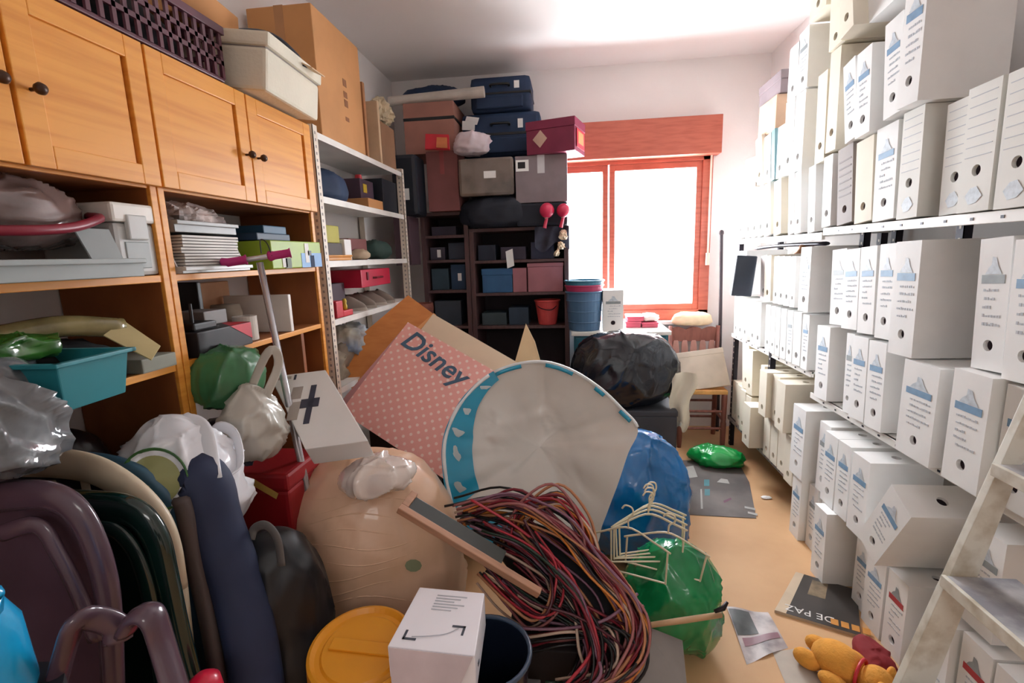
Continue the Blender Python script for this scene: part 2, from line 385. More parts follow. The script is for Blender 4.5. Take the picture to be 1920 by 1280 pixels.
rack('slotted steel rack of archive boxes beside the step ladder', 2.615, 1.2, [(.80, .03, WHITEPAINT), (1.635, .035, WHITEPAINT)], [(1.40, 1.655, .8, 1.66), (1.40, 2.585, .8, 1.66), (1.40, 1.98, .8, 1.63), (1.52, 1.3, 0, 1.7), (1.52, 2.55, 0, 1.7)])
rack('slotted steel rack of archive boxes beside the rustic chair', 3.9, 2.625, [(.24, .03, GREYCARD), (.905, .03, WHITEPAINT), (1.615, .035, WHITEPAINT)], [(1.235, 3.15, .24, .93), (1.25, 3.875, 0, 1.63), (1.52, 3.85, 0, 1.7), (1.52, 2.66, 0, 1.7)])
# --- A: on the top shelves
zt = 1.616
row('far rack top shelf row', zt, [(3.82,3.69,'plain',.30,.05), (3.66,3.55,'plain',.29,.05), (3.54,3.44,'plain',.30,.05), (3.43,3.33,'plain',.32,.06), (3.32,3.22,'plain',.32,.06), (3.17,3.07,'cream',.32,.05), (2.97,2.90,'plain',.33,.05), (2.89,2.82,'plain',.33,.05), (2.74,2.67,'plain',.33,.04)])
row('ladder rack top shelf row', 1.637, [(2.60,2.52,'plain',.33,.03), (2.46,2.34,'grey',.34,.05), (2.32,2.20,'cream',.34,.04), (2.19,2.06,'blue',.36,.03), (2.045,1.93,'lined',.38,.02), (1.87,1.76,'lined',.365,.02,1.25), (1.75,1.63,'lined',.37,.01), (1.615,1.49,'lined',.37,.01), (1.48,1.36,'lined',.37,0)])
row('far rack second high tier', 1.95, [(3.50,3.40,'cream',.30,.07), (3.375,3.27,'plain',.28,.04), (3.19,3.10,'plain',.29,.01), (3.09,2.98,'plain',.40,.02), (2.975,2.86,'plain',.40,.01), (2.72,2.63,'cream',.42,.03)])
row('ladder rack second high tier', 1.985, [(2.62,2.53,'cream',.45,.02), (2.41,2.32,'blue',.34,.08,1.20), (2.315,2.215,'blue',.34,.04,1.19), (2.13,2.03,'blue',.35,.05,1.19,2.012), (2.025,1.91,'blue',.42,.01,1.17,2.022)])
row('far rack third high tier', 2.355, [(3.10,2.98,'plain',.27,0), (2.975,2.865,'greyprint',.30,.02)])
row('ladder rack third high tier', 2.345, [(2.50,2.40,'cream',.36,.09,1.19,2.44)], group=None)
for (a, b, z, h, nm) in ((2.64,2.53,2.44,.24,'yellowed archive box lying on the tall cream box at the rack joint'), (2.86,2.70,2.66,.26,'pale archive box reaching the ceiling above the far rack')):
    archive_box(nm, a, b, z, h, 1.21, .02, 'cream')
archive_box('large tipped archive box wedged under the ceiling above the near rack', 2.42, 2.12, 2.46, .30, 1.25, .03, 'plain')
# teal binder, cartons and paper at the far end of the top shelf
binder = thing('ring_binder', 'teal ring binder between white boxes on the far rack', 'binder', (1.22, 3.235, 1.95), (-.12, 0, 0))
part('cover', MB().box((0,-.025,0), (.25,-.022,.3)).box((0,.022,0), (.25,.025,.3)).box((0,-.025,0), (.003,.025,.3)), mat('teal board', (120,160,168), .5), binder, .001)
part('paper_block', B((.01,-.019,.008), (.235,.019,.29)), WHITECARD, binder)
carton('cardboard_box', 'tan cardboard box on the far rack beside the window wall', 'cardboard box', (1.24, 3.3, 2.255), (1.5, 3.58, 2.455), mat('pale tan card', (226,190,160), .8), flaps=True, tape=CARD)
carton('shoe_box', 'grey-lidded box on top of the tan cardboard box', 'box', (1.25, 3.28, 2.457), (1.5, 3.62, 2.585), mat('dull lilac grey card', (150,136,140), .8), lid=.05)
for i, (a, b, c, d, tl) in enumerate(((3.5, 3.82, 1.925, 1.955, .10), (3.48, 3.8, 1.975, 2.01, .06), (3.52, 3.79, 2.03, 2.075, .02), (3.6, 3.78, 2.08, 2.14, .0))):
    carton('document_folder', ['lowest flat folder of papers', 'second flat folder of papers', 'third flat folder of papers', 'topmost flat folder of papers'][i] + ' on the far end boxes', 'folder', (1.21+.01*i, a, c+.02), (1.5, b, d+.02), WHITECARD, group='flat folders at the far end', tilt=(0, 0), rotz=.04*i)
# --- B: middle shelves
row('ladder rack upper middle row', 1.178, [(2.485,2.36,'greyprint',.35,.03,1.235), (2.35,2.23,'blue',.35,.03), (2.225,2.115,'blue',.36,.03), (2.105,2.0,'blue',.37,.02), (1.96,1.83,'blue',.41,.015,1.19,1.145), (1.63,1.515,'greyprint',.385,.03,1.23,1.165), (1.505,1.385,'blue',.39,.02,1.22,1.16), (1.375,1.255,'blue',.39,.02,1.22,1.16)])
row('ladder rack lower middle row', .802, [(2.545,2.42,'blue',.365,.02), (2.30,2.235,'greyprint',.36,.02,1.23), (2.23,2.12,'blue',.36,.02), (2.115,2.0,'blue',.36,.02), (1.86,1.69,'blue',.34,0,1.19), (1.635,1.49,'blue',.36,0,1.19), (1.48,1.36,'blue',.35,0,1.22)])
row('far rack upper middle row', 1.215, [(3.80,3.70,'plain',.31,.03), (3.69,3.59,'plain',.31,.03), (3.38,3.275,'plain',.28,.03,1.24), (3.26,3.16,'cream',.28,.03), (3.12,3.05,'plain',.28,.02), (3.045,2.975,'plain',.28,.02), (2.97,2.90,'plain',.28,.02), (2.895,2.83,'plain',.285,.02), (2.74,2.63,'blue',.33,.01,1.2)])
row('far rack lower middle row', .907, [(3.80,3.72,'plain',.29,.02), (3.71,3.62,'plain',.29,.02), (3.61,3.52,'plain',.29,.02), (3.46,3.38,'plain',.29,.02), (3.37,3.28,'plain',.29,.02), (3.20,3.13,'plain',.29,.02), (3.12,3.055,'plain',.29,.02), (3.05,2.985,'plain',.29,.02), (2.975,2.9,'plain',.29,.02), (2.89,2.82,'greyprint',.29,.02), (2.81,2.72,'plain',.29,.02), (2.71,2.64,'blue',.29,.01)])
# --- C: on the floor and the low shelf
row('far rack bottom row', .242, [(3.85,3.73,'cream',.30,0,1.25), (3.72,3.6,'cream',.30,0,1.24), (3.58,3.47,'cream',.30,.02), (3.46,3.36,'cream',.29,.02), (3.34,3.21,'cream',.28,0,1.16), (3.13,3.03,'cream',.27,.01), (3.02,2.92,'cream',.27,.01), (2.91,2.80,'cream',.27,.01), (2.77,2.67,'cream',.27,0,1.2)], top=True)
row('far rack low upper row', .522, [(3.62,3.49,'cream',.34,.05,1.24,.545), (3.48,3.37,'cream',.31,.03,1.22,.545), (3.235,3.17,'cream',.285,.01), (3.11,3.0,'cream',.285,.01,1.17), (2.99,2.89,'cream',.285,.01,1.2), (2.86,2.75,'cream',.28,0,1.17)], top=True)
row('ladder rack floor row', .001, [(2.63,2.53,'blue',.34,0,1.19), (2.51,2.42,'greyprint',.34,0,1.22), (2.40,2.29,'blue',.34,0,1.23), (2.275,2.165,'blue',.35,.01,1.14), (2.08,1.975,'blue',.31,0,1.22), (1.97,1.845,'blue',.32,0,1.2), (1.835,1.72,'red',.33,0,1.2), (1.63,1.515,'blue',.33,0,1.2), (1.505,1.39,'red',.34,0,1.22), (1.38,1.26,'blue',.34,0,1.22)], top=True)
row('ladder rack low upper row', .357, [(2.66,2.52,'blue',.375,0,1.18,.345), (2.44,2.335,'greyprint',.35,0,1.21), (2.325,2.215,'blue',.34,0,1.18), (2.205,2.10,'blue',.34,.01,1.18), (2.08,1.955,'blue',.345,0,1.17), (1.55,1.43,'greyprint',.33,0,1.24)], top=True)
archive_box('white archive box with blue band tipped at a slant onto the floor boxes', 1.93, 1.80, .352, .33, 1.13, 0, 'blue', roll=.5, top=True)

# ================================================================== pine cupboard wall (left side)
XC = -1.15
def cupboard(label, ya, yb, doors, dividers):
    t = thing('pine_cupboard', label, 'cupboard', (XC, (ya+yb)/2, 0)); o = Vector((XC, (ya+yb)/2, 0))
    def W(a, b): return B(Vector(a)-o, Vector(b)-o)
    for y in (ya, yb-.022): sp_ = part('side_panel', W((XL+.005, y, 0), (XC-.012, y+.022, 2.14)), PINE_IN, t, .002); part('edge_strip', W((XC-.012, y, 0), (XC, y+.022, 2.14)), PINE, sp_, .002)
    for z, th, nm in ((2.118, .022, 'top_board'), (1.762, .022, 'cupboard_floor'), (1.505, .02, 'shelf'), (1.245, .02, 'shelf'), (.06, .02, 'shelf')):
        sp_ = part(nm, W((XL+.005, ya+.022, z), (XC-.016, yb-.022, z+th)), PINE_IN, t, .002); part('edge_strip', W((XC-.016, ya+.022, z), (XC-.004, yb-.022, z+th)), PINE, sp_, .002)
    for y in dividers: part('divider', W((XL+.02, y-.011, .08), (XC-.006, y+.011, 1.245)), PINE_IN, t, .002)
    for (d0, d1, knob) in doors:
        z0, z1, x = 1.768, 2.136, XC+.002
        f = W((x,d0,z0), (x+.02,d0+.055,z1)); 
        for a, b in (((x,d1-.055,z0), (x+.02,d1,z1)), ((x,d0+.055,z0), (x+.02,d1-.055,z0+.05)), ((x,d0+.055,z1-.055), (x+.02,d1-.055,z1))): f.box(Vector(a)-o, Vector(b)-o)
        dr = part('door', f, PINE, t, .0025)
        part('door_panel', W((x+.002,d0+.055,z0+.05), (x+.0145,d1-.066,z1-.055)), PINE, dr, .002)
        part('panel_groove', W((x+.001,d1-.066,z0+.05), (x+.004,d1-.055,z1-.055)), PINE_D, dr)
        ky = d0+.03 if knob < 0 else d1-.03
        K = Vector((x+.02, ky, 1.925)) - o
        mb = MB().lathe([(.004,0),(.004,.012),(.011,.018),(.013,.026),(.009,.033),(.001,.035)], 14).xf(Matrix.Translation(K) @ Matrix.Rotation(math.radians(90), 4, 'Y'))
        part('knob', mb, mat('dark bronze knob', (70,42,24), .4, metal=.3), dr, smooth=True)
    return t
cupboard('pine cupboard with panelled doors, far from the white metal shelf', .42, 1.285, [(.445, .935, 1), (.945, 1.283, -1)], [])
cupboard('pine cupboard with panelled doors, touching the white metal shelf', 1.289, 2.135, [(1.291, 1.70, 1), (1.706, 2.133, -1)], [1.95])
ZM, ZL = 1.526, 1.266       # the two open shelf levels
# things on the cupboard top
crate = thing('plastic_crate', 'maroon slotted plastic crate lying on the cupboard top', 'crate', (-1.28, 1.32, 2.141))
MAROON = mat('maroon plastic', (92, 48, 62), .4, var=.1)
cw, cl, ch = .15, .29, .17
part('base', B((-cw,-cl,0), (cw,cl,.012)), MAROON, crate, .003)
rim = B((-cw-.01,-cl-.01,ch-.025), (-cw+.008,cl+.01,ch)).box((cw-.008,-cl-.01,ch-.025), (cw+.01,cl+.01,ch)).box((-cw,-cl-.01,ch-.025), (cw,-cl+.008,ch)).box((-cw,cl-.008,ch-.025), (cw,cl+.01,ch))
part('rim', rim, MAROON, crate, .002)
for sx in (1, -1):
    mb = MB()
    for k in range(17):
        y = -cl + k*(2*cl-.012)/16; mb.box((sx*cw-.004, y, .01), (sx*cw+.004, y+.012, ch-.02))
    for z in (.05, .095): mb.box((sx*cw-.004, -cl, z), (sx*cw+.004, cl, z+.014))
    part('slatted_side', mb, MAROON, crate)
for sy in (1, -1):
    mb = MB()
    for k in range(9):
        x = -cw + k*(2*cw-.012)/8; mb.box((x, sy*cl-.004, .01), (x+.012, sy*cl+.004, ch-.02))
    mb.box((-cw, sy*cl-.004, .07), (cw, sy*cl+.004, .085)); part('slatted_end', mb, MAROON, crate)
solo('black_fabric_bundle', 'black fabric bundle stuffed inside the maroon crate', 'cloth', blob(.11, .2, .07, 3, .02, 6, 40, 24), BLACKCLOTH, (-1.28, 1.35, 2.154), smooth=True)
FOAM = mat('white expanded foam', (226, 220, 202), .85, var=.05, bump=.15, bscale=90)
fb = thing('foam_box', 'white foam box with lid overhanging the cupboard edge', 'foam box', (-1.2, 1.88, 2.142), (0, .12, .06))
part('body', B((-.2,-.2,.012), (.15,.2,.15)), FOAM, fb, .012)
part('lid', B((-.205,-.205,.153), (.16,.205,.2)), FOAM, fb, .01)
part('seam', B((-.195,-.195,.149), (.145,.195,.154)), GREYCARD, fb)
fl = solo('leather_boot_shaft', 'dark navy strap lying across the white foam box', 'strap', MB().tube(spline([(-.16,-.06,.0),(-.05,-.03,.035),(.07,.0,.03),(.13,.05,-.02),(.16,.06,-.07)], 20), .04, 10, flat=.5, up=(0,0,1)), mat('dark navy leather', (38,44,58), .5), (-1.2, 1.9, 2.36), smooth=True)
fl.name = 'leather_strap'
solo('cardboard_strip', 'pale torn cardboard strip hanging off the foam box', 'cardboard', slab((.0,-.05,.0), (.12,-.05,-.06), (.12,.05,-.06), (.0,.05,.0), .004), mat('pale cardboard', (214,184,150), .85), (-1.10, 1.97, 2.345))
carton('cardboard_box', 'open pale cardboard tray behind the maroon crate near the ceiling', 'cardboard box', (-1.46, 1.48, 2.35), (-1.18, 1.8, 2.47), CARD, flaps=True)
for o_ in [o for o in COL.objects if o.name.startswith('cardboard_box') and o.get('label', '').startswith('open pale')]: o_.location.z = 2.316; o_.rotation_euler = (0, .05, .1)

# open shelves: clutter in the far bay (unit beside the camera)
CLEAR = mat('clear plastic wrap', (206, 200, 200), .12, alpha=.5, coat=.5, var=.15, scale=14)
TRANSL = mat('translucent white plastic', (206, 208, 206), .3, var=.06, alpha=.82)
FROST = mat('frosted grey plastic', (168, 176, 176), .3, var=.06, alpha=.8)
solo('plastic_wrapped_bundle', 'clear plastic bag of dark things above the open crate', 'bag', blob(.12, .15, .085, 11, .03, 7), mat('brownish clear plastic', (128,108,104), .15, coat=.6, var=.35, scale=9), (-1.28, .98, 1.592), smooth=True)
solo('red_hose', 'dark red hose curving round the wrapped bundle', 'hose', MB().tube(spline([(-.02,-.24,.0),(.05,-.1,.0),(.05,.02,.012),(.02,.12,.04),(-.05,.16,.05)], 30), .011, 8), mat('dark red rubber', (138,36,56), .4), (-1.17, .98, 1.63), smooth=True)
oc = thing('open_crate', 'low frosted plastic tray at the front of the upper shelf', 'tray', (-1.2, .92, ZM))
def tray(t, wx, wy, h, th, m_, slope=0.0):
    part('base', B((-wx,-wy,0), (wx,wy,th)), m_, t, .002)
    for a, b in (((wx-th,-wy,0), (wx,wy,h)), ((-wx,-wy,0), (-wx+th,wy,h))): part('wall', B(a, b), m_, t, .002)
    for a, b in (((-wx,-wy,0), (wx,-wy+th,h)), ((-wx,wy-th,0), (wx,wy,h))): part('wall', B(a, b), m_, t, .002)
    part('lip', B((wx-.002,-wy,h-.012), (wx+.012,wy,h)), m_, t, .002)
tray(oc, .13, .2, .045, .004, FROST)
tb = thing('storage_tub', 'white plastic storage tub with clip lid on the upper shelf', 'storage tub', (-1.27, 1.205, ZM))
part('body', B((-.11,-.062,0), (.11,.062,.14)), TRANSL, tb, .012); part('lid', B((-.118,-.068,.14), (.118,.068,.19)), mat('white lid plastic', (226,222,214), .35), tb, .008)
part('clip', B((.11,-.03,.095), (.123,.03,.16)), TRANSL, tb, .004); part('label_recess', B((.1095,-.036,.02), (.1125,.036,.09)), FROST, tb, .002)
solo('lid_panel', 'frosted sloping panel leaning on the storage tub', 'panel', slab((.0,-.03,0), (.0,.05,0), (-.03,.035,.12), (-.03,-.055,.12), .004), FROST, (-1.135, 1.1, ZM))
# upper shelf of the second unit
g1 = thing('paper_tray', 'grey tray heaped with crumpled paper above the booklets', 'tray', (-1.24, 1.47, 1.648)); tray(g1, .085, .135, .035, .004, mat('grey tray plastic', (150,152,150), .4))
solo('crumpled_paper', 'crumpled white paper and black cloth in the grey tray', 'paper', blob(.075, .12, .042, 21, .035, 9, 48, 30), mat('crumpled paper', (206,190,184), .7, var=.45, scale=9), (-1.235, 1.475, 1.653))
solo('paper_sack', 'beige folded sack standing behind the grey paper tray', 'bag', blob(.05, .055, .105, 22, .02, 8, 36, 24), mat('beige sack', (166,154,138), .7), (-1.38, 1.38, ZM), smooth=True)
g2 = thing('paper_tray', 'translucent tray holding a stack of white booklets', 'tray', (-1.25, 1.48, ZM)); tray(g2, .11, .155, .02, .004, TRANSL)
for s_ in (-1, 1): part('end_wall', slab((-.1, s_*.155, 0), (.1, s_*.155, 0), (.06, s_*.15, .1), (-.1, s_*.15, .1), .004), TRANSL, g2)
for k in range(6):
    b_ = thing('booklet', ORD[k] + ' white booklet from the bottom in the translucent tray', 'booklet', (-1.25, 1.48 + .004*((k*7) % 3-1), ZM+.005+k*.0185), (0, 0, .01*((k*5) % 3-1)), 'white booklets stacked in the tray')
    part('cover', MB().box((-.095,-.125,.001), (.095,.125,.0075)).box((-.095,-.125,.0105), (.095,.125,.017)), mat('white booklet cover', (216,212,204), .5), b_)
    part('pages', B((-.093,-.123,.0), (.090,.121,.0175)), mat('shaded booklet pages', (112,102,96), .8), b_)  # pages coloured darker to give the shaded gaps between booklets
carton('hardback_book', 'dark blue book lying on the lime green carton', 'book', (-1.4, 1.74, 1.636), (-1.17, 1.96, 1.664), mat('dark blue cover', (28,56,82), .5))
carton('small_box', 'teal blue box standing on the dark blue book', 'box', (-1.4, 1.86, 1.666), (-1.22, 2.02, 1.70), mat('petrol blue card', (40,92,124), .5))
gb = carton('printed_carton', 'lime green and blue printed carton on the upper shelf', 'carton', (-1.38, 1.74, ZM), (-1.12, 2.11, 1.634), mat('lime green print', (150,178,44), .45))
part('blue_print', B((.1285,.02,.0), (.1312,.184,.06)), mat('sky blue print', (92,150,208), .45), gb)
for (a, b, c, d, mm) in ((.05,.08,.02,.1,WHITECARD), (-.12,-.09,.005,.05,WHITECARD), (.09,.12,.0,.05,NAVY), (-.1,-.06,.0,.04,mat('dark green print',(54,72,30),.5)), (.07,.1,.05,.07,BLACK)): part('print_patch', B((.129,a,c), (.1325,b,d)), mm, gb)
# lower shelves
solo('gold_film_roll', 'rolled gold-tinted film lying on dark clothes on the lower shelf', 'roll', MB().tube(spline([(-.02,-.14,.0),(0,0,.01),(.03,.12,-.012)], 14), .026, 14), mat('gold tinted film', (150,136,92), .2, coat=.6, var=.3, scale=12), (-1.22, 1.02, 1.405), (0, 0, -.1), smooth=True)
solo('dark_clothes', 'heap of black clothes behind the teal basket', 'clothes', blob(.14, .19, .055, 31, .025, 6, 48, 28), BLACKCLOTH, (-1.29, 1.0, ZL), smooth=True)
solo('green_package', 'shiny green package lying over the teal basket edge', 'package', blob(.045, .08, .028, 32, .018, 14, 40, 24), mat('glossy green wrapper', (56,112,44), .2, coat=.5, var=.4, scale=20), (-1.14, .85, 1.36), smooth=True)
TEAL = mat('teal plastic', (38, 128, 140), .4, var=.06)
bk = thing('plastic_basket', 'teal plastic basket jutting out of the lower shelf', 'basket', (-1.095, .885, ZL+.002), (0, 0, .06))
fr = MB(); 
def taper(mb, x, y, z0, z1, g, th, mats=0):
    o_ = [(-x,-y,z0),(x,-y,z0),(x,y,z0),(-x,y,z0)]; i_ = [(sx*(abs(a)+g)*1, sy*(abs(b)+g), z1) for (a, b, _), (sx, sy) in zip(o_, ((-1,-1),(1,-1),(1,1),(-1,1)))]
    q = [(a-th*math.copysign(1,a), b-th*math.copysign(1,b), c) for a, b, c in i_]; p = [(a-th*math.copysign(1,a), b-th*math.copysign(1,b), c+th) for a, b, c in o_]
    return mb.add(o_+i_+q+p, [(3,2,1,0)] + [(k,(k+1)%4,4+(k+1)%4,4+k) for k in range(4)] + [(4+k,4+(k+1)%4,8+(k+1)%4,8+k) for k in range(4)] + [(8+k,8+(k+1)%4,12+(k+1)%4,12+k) for k in range(4)] + [(12,13,14,15)])
part('body', taper(fr, .085, .072, 0, .10, .012, .004), TEAL, bk, .003)
part('rim', MB().box((.093,-.092,.093), (.108,.092,.102)).box((-.108,-.092,.093), (-.093,.092,.102)).box((-.108,-.094,.093), (.108,-.08,.102)).box((-.108,.08,.093), (.108,.094,.102)), TEAL, bk, .002)
cc = atx(245, 640, -1.10)
solo('cream_card', 'creased cream card propped on the teal basket corner', 'card', slab(*[p-cc for p in (atx(194,628,-1.16), atx(284,674,-1.04), atx(301,648,-1.06), atx(232,601,-1.18))], .003), mat('cream card stock', (206,190,140), .8, var=.1), cc)
carton('document_box', 'flat pale grey box at the end of the lower shelf', 'box', (-1.4, 1.14, ZL), (-1.14, 1.255, 1.305), mat('pale grey green card', (150,152,140), .7))
solo('clear_plastic_bag', 'grey clear plastic bag hanging below the teal basket', 'bag', blob(.09, .09, .085, 33, .035, 9), mat('clear grey plastic', (112,116,120), .12, coat=.6, var=.3, scale=10), (-1.03, .70, 1.18), smooth=True)
solo('clear_plastic_bag', 'small grey plastic bag tucked behind the larger hanging one', 'bag', blob(.06, .06, .05, 34, .02, 10, 40, 24), mat('clear grey plastic', (150,154,158)), (-1.12, .80, 1.29), smooth=True)
# second unit, lower shelf
carton('cardboard_sheet', 'peach cardboard sheet standing at the back of the lower shelf', 'cardboard', (-1.47, 1.63, ZL), (-1.455, 1.93, 1.48), mat('peach card', (206,160,124), .8))
carton('folded_screen', 'black panel standing beside the peach cardboard', 'panel', (-1.45, 1.60, ZL), (-1.33, 1.62, 1.49), BLACK)
bb = carton('black_box', 'black box with a red corner under the router', 'box', (-1.35, 1.345, ZL), (-1.14, 1.60, 1.345), mat('matt black box', (34,32,36), .5))
part('red_corner', MB().add([(.1065,.02,.078),(.1065,.126,.078),(.1065,.126,.02)], [(0,1,2)]).add([(.106,.02,.0795),(.106,.126,.0795),(-.02,.126,.0795)], [(0,1,2)]), mat('coral red print', (206,50,66), .5), bb)
rt = thing('router', 'black router with stub antenna on the black box', 'router', (-1.22, 1.41, 1.346))
part('body', B((-.06,-.05,0), (.06,.05,.025)), BLACK, rt, .006); part('antenna', MB().cyl((.03,-.02,.024), (.03,-.018,.085), .006, .005), BLACK, rt)
carton('label_printer', 'grey small appliance behind the black router', 'appliance', (-1.34, 1.48, 1.346), (-1.22, 1.59, 1.395), mat('mid grey plastic', (128,124,122), .5))
solo('tape_roll', 'white paper roll standing by the black box', 'roll', MB().lathe([(.02,0),(.042,0),(.042,.09),(.02,.09),(.02,0)], 24), mat('white paper roll', (206,198,188), .7), (-1.22, 1.68, ZL), smooth=False)
solo('tape_roll', 'beige cloth roll standing behind the white paper roll', 'roll', MB().lathe([(.001,0),(.05,.0),(.056,.03),(.056,.1),(.05,.13),(.001,.13)], 24), mat('beige cloth', (150,138,122), .8), (-1.33, 1.73, ZL), smooth=True)
carton('white_board', 'white panel standing against the cupboard divider', 'panel', (-1.44, 1.865, ZL), (-1.15, 1.885, 1.42), WHITEPAINT)
# white metal shelf unit
YA, YZ = 2.20, 3.42
ws = thing('metal_shelf', 'white slotted steel shelving unit beside the pine cupboard', 'shelving unit', (XC, YA, 0)); o_ = Vector((XC, YA, 0))
for x, y in ((XC-.04, YA), (XC-.04, YZ-.04), (XL+.012, YA), (XL+.012, YZ-.04)):
    f0 = x > -1.3; ys = y if y == YA else y
    mb = B(Vector((x, y, 0))-o_, Vector((x+.04, y+.003, 2.16))-o_).box(Vector((x+.037, y, 0))-o_ if f0 else Vector((x, y, 0))-o_, Vector((x+.04, y+.04, 2.16))-o_ if f0 else Vector((x+.003, y+.04, 2.16))-o_)
    p = part('post', mb, CREAMMETAL, ws)
    if f0:
        mb = MB(); z = .05
        while z < 2.13: mb.box(Vector((x+.0396, y+.014, z))-o_, Vector((x+.0408, y+.024, z+.012))-o_); mb.box(Vector((x+.014, y-.0008, z))-o_, Vector((x+.024, y+.0004, z+.012))-o_); z += .03
        part('slot', mb, GREYCARD, p)['kind'] = 'stuff'
SHW = (2.135, 1.85, 1.55, 1.265, .92, .5, .1)
for z in SHW:
    part('shelf', B(Vector((XL+.016, YA+.004, z-.003))-o_, Vector((XC-.004, YZ-.004, z))-o_).box(Vector((XC-.006, YA+.004, z-.03))-o_, Vector((XC-.003, YZ-.004, z))-o_).box(Vector((XL+.016, YA+.004, z-.03))-o_, Vector((XC-.004, YA+.007, z))-o_), WHITEPAINT, ws)
tall = carton('cardboard_box', 'tall brown cardboard box standing on the white metal shelf', 'cardboard box', (-1.47, 2.30, 2.136), (-1.155, 2.80, 2.70), CARD, tape=mat('brown tape', (176,124,78), .35), bevel=.006)
for k, (z, h_) in enumerate(((.30,.035), (.245,.03), (.2,.035), (.13,.02))): part('printed_mark', B((.1572,.02,z), (.1588,.06,z+h_)), mat('faded brown ink', (136,86,50), .7), tall)
carton('flattened_carton', 'brown cardboard panel leaning behind the tall box', 'cardboard', (-1.44, 2.86, 2.136), (-1.17, 2.89, 2.55), mat('mid brown card', (172,120,78), .8))
carton('flattened_carton', 'torn pale cardboard panel at the end of the metal shelf top', 'cardboard', (-1.42, 3.04, 2.136), (-1.16, 3.07, 2.50), mat('pale cardboard', (214,184,150)))
solo('torn_wrapping', 'ragged pale paper stuffed above the torn cardboard panel', 'paper', blob(.06, .09, .085, 41, .045, 12, 48, 30, gather=.3), mat('ragged pale paper', (206,190,160), .8, var=.2, scale=14), (-1.20, 3.18, 2.40))
carton('cardboard_box', 'plain brown carton at the end of the metal shelf top', 'cardboard box', (-1.42, 3.1, 2.136), (-1.17, 3.34, 2.40), mat('dull brown card', (150,112,84), .8), flaps=True)
# contents of the metal shelf, level by level
solo('duffel_bag', 'dark navy duffel bag on the highest shelf of the white unit', 'bag', blob(.13, .22, .085, 42, .014, 5, 48, 30, e=.6), NAVY, (-1.32, 2.52, 1.851), smooth=True)
carton('toy_box', 'small brown carton on the highest shelf of the white unit', 'carton', (-1.36, 2.84, 1.851), (-1.18, 3.07, 1.91), CARD)
cs = carton('tool_case', 'dull purple case standing on the small brown carton', 'case', (-1.4, 2.88, 1.912), (-1.24, 3.08, 2.03), mat('dull purple plastic', (78,58,74), .6)); 
part('red_cap', MB().cyl((.06,-.07,.115), (.06,-.07,.14), .022, .018), mat('signal red', (206,48,62), .4), cs); part('yellow_badge', B((.079,-.06,.04), (.083,-.01,.09)), mat('yellow badge', (206,176,50), .5), cs)
carton('document_case', 'black case on the highest shelf against the dark unit', 'case', (-1.42, 3.11, 1.851), (-1.19, 3.36, 2.06), mat('blue black plastic', (24,32,44), .5))
carton('small_box', 'mustard box on the second shelf of the white unit', 'box', (-1.34, 2.26, 1.69), (-1.19, 2.45, 1.775), mat('mustard card', (176,168,58), .6)).location.z = 1.64
carton('small_box', 'grey carton under the mustard box', 'box', (-1.38, 2.24, 1.551), (-1.19, 2.47, 1.639), mat('dark grey card', (92,86,84), .7))
carton('cardboard_box', 'brown carton in the middle of the second shelf', 'cardboard box', (-1.4, 2.62, 1.60), (-1.22, 2.86, 1.72), CARD_R)
for o2 in [x for x in COL.objects if x.get('label') == 'brown carton in the middle of the second shelf']: o2.location.z = 1.551
carton('white_box', 'narrow white box standing on the second shelf', 'box', (-1.30, 2.48, 1.551), (-1.18, 2.56, 1.66), WHITECARD)
carton('orange_tray', 'orange tray lying on the second shelf of the white unit', 'tray', (-1.20, 2.25, 1.551), (-1.155, 2.5, 1.578), mat('orange plastic', (222,146,46), .4), lid=.01)
solo('beige_pouch', 'beige pouch beside the orange tray', 'pouch', blob(.05, .09, .03, 43, .012, 9, 36, 22), mat('beige fabric', (176,154,128), .8), (-1.21, 2.72, 1.551), smooth=True)
solo('green_bag', 'dark green bag at the end of the second shelf', 'bag', blob(.09, .15, .06, 44, .02, 6, 40, 26), mat('dark green fabric', (44,72,66), .7), (-1.27, 3.12, 1.551), smooth=True)
dz = carton('red_drawer_box', 'bright red drawer box on the third shelf of the white unit', 'box', (-1.40, 2.62, 1.40), (-1.165, 3.06, 1.50), mat('bright red plastic', (200,34,66), .4)); dz.location.z = 1.395
part('handle', MB().tube([(.118,-.06,.05),(.135,-.05,.05),(.135,.05,.05),(.118,.06,.05)], .006), mat('dark red plastic', (120,16,34), .4), dz)
part('latch', B((.117,-.15,.04), (.124,-.13,.085)), mat('dark red plastic', (120,16,34)), dz)
carton('dark_box', 'dark plum box on the third shelf next to the red drawer box', 'box', (-1.42, 2.26, 1.266), (-1.25, 2.58, 1.43), mat('dark plum card', (66,40,54), .6))
SHOE = mat('grey suede', (140, 128, 118), .85, var=.12)
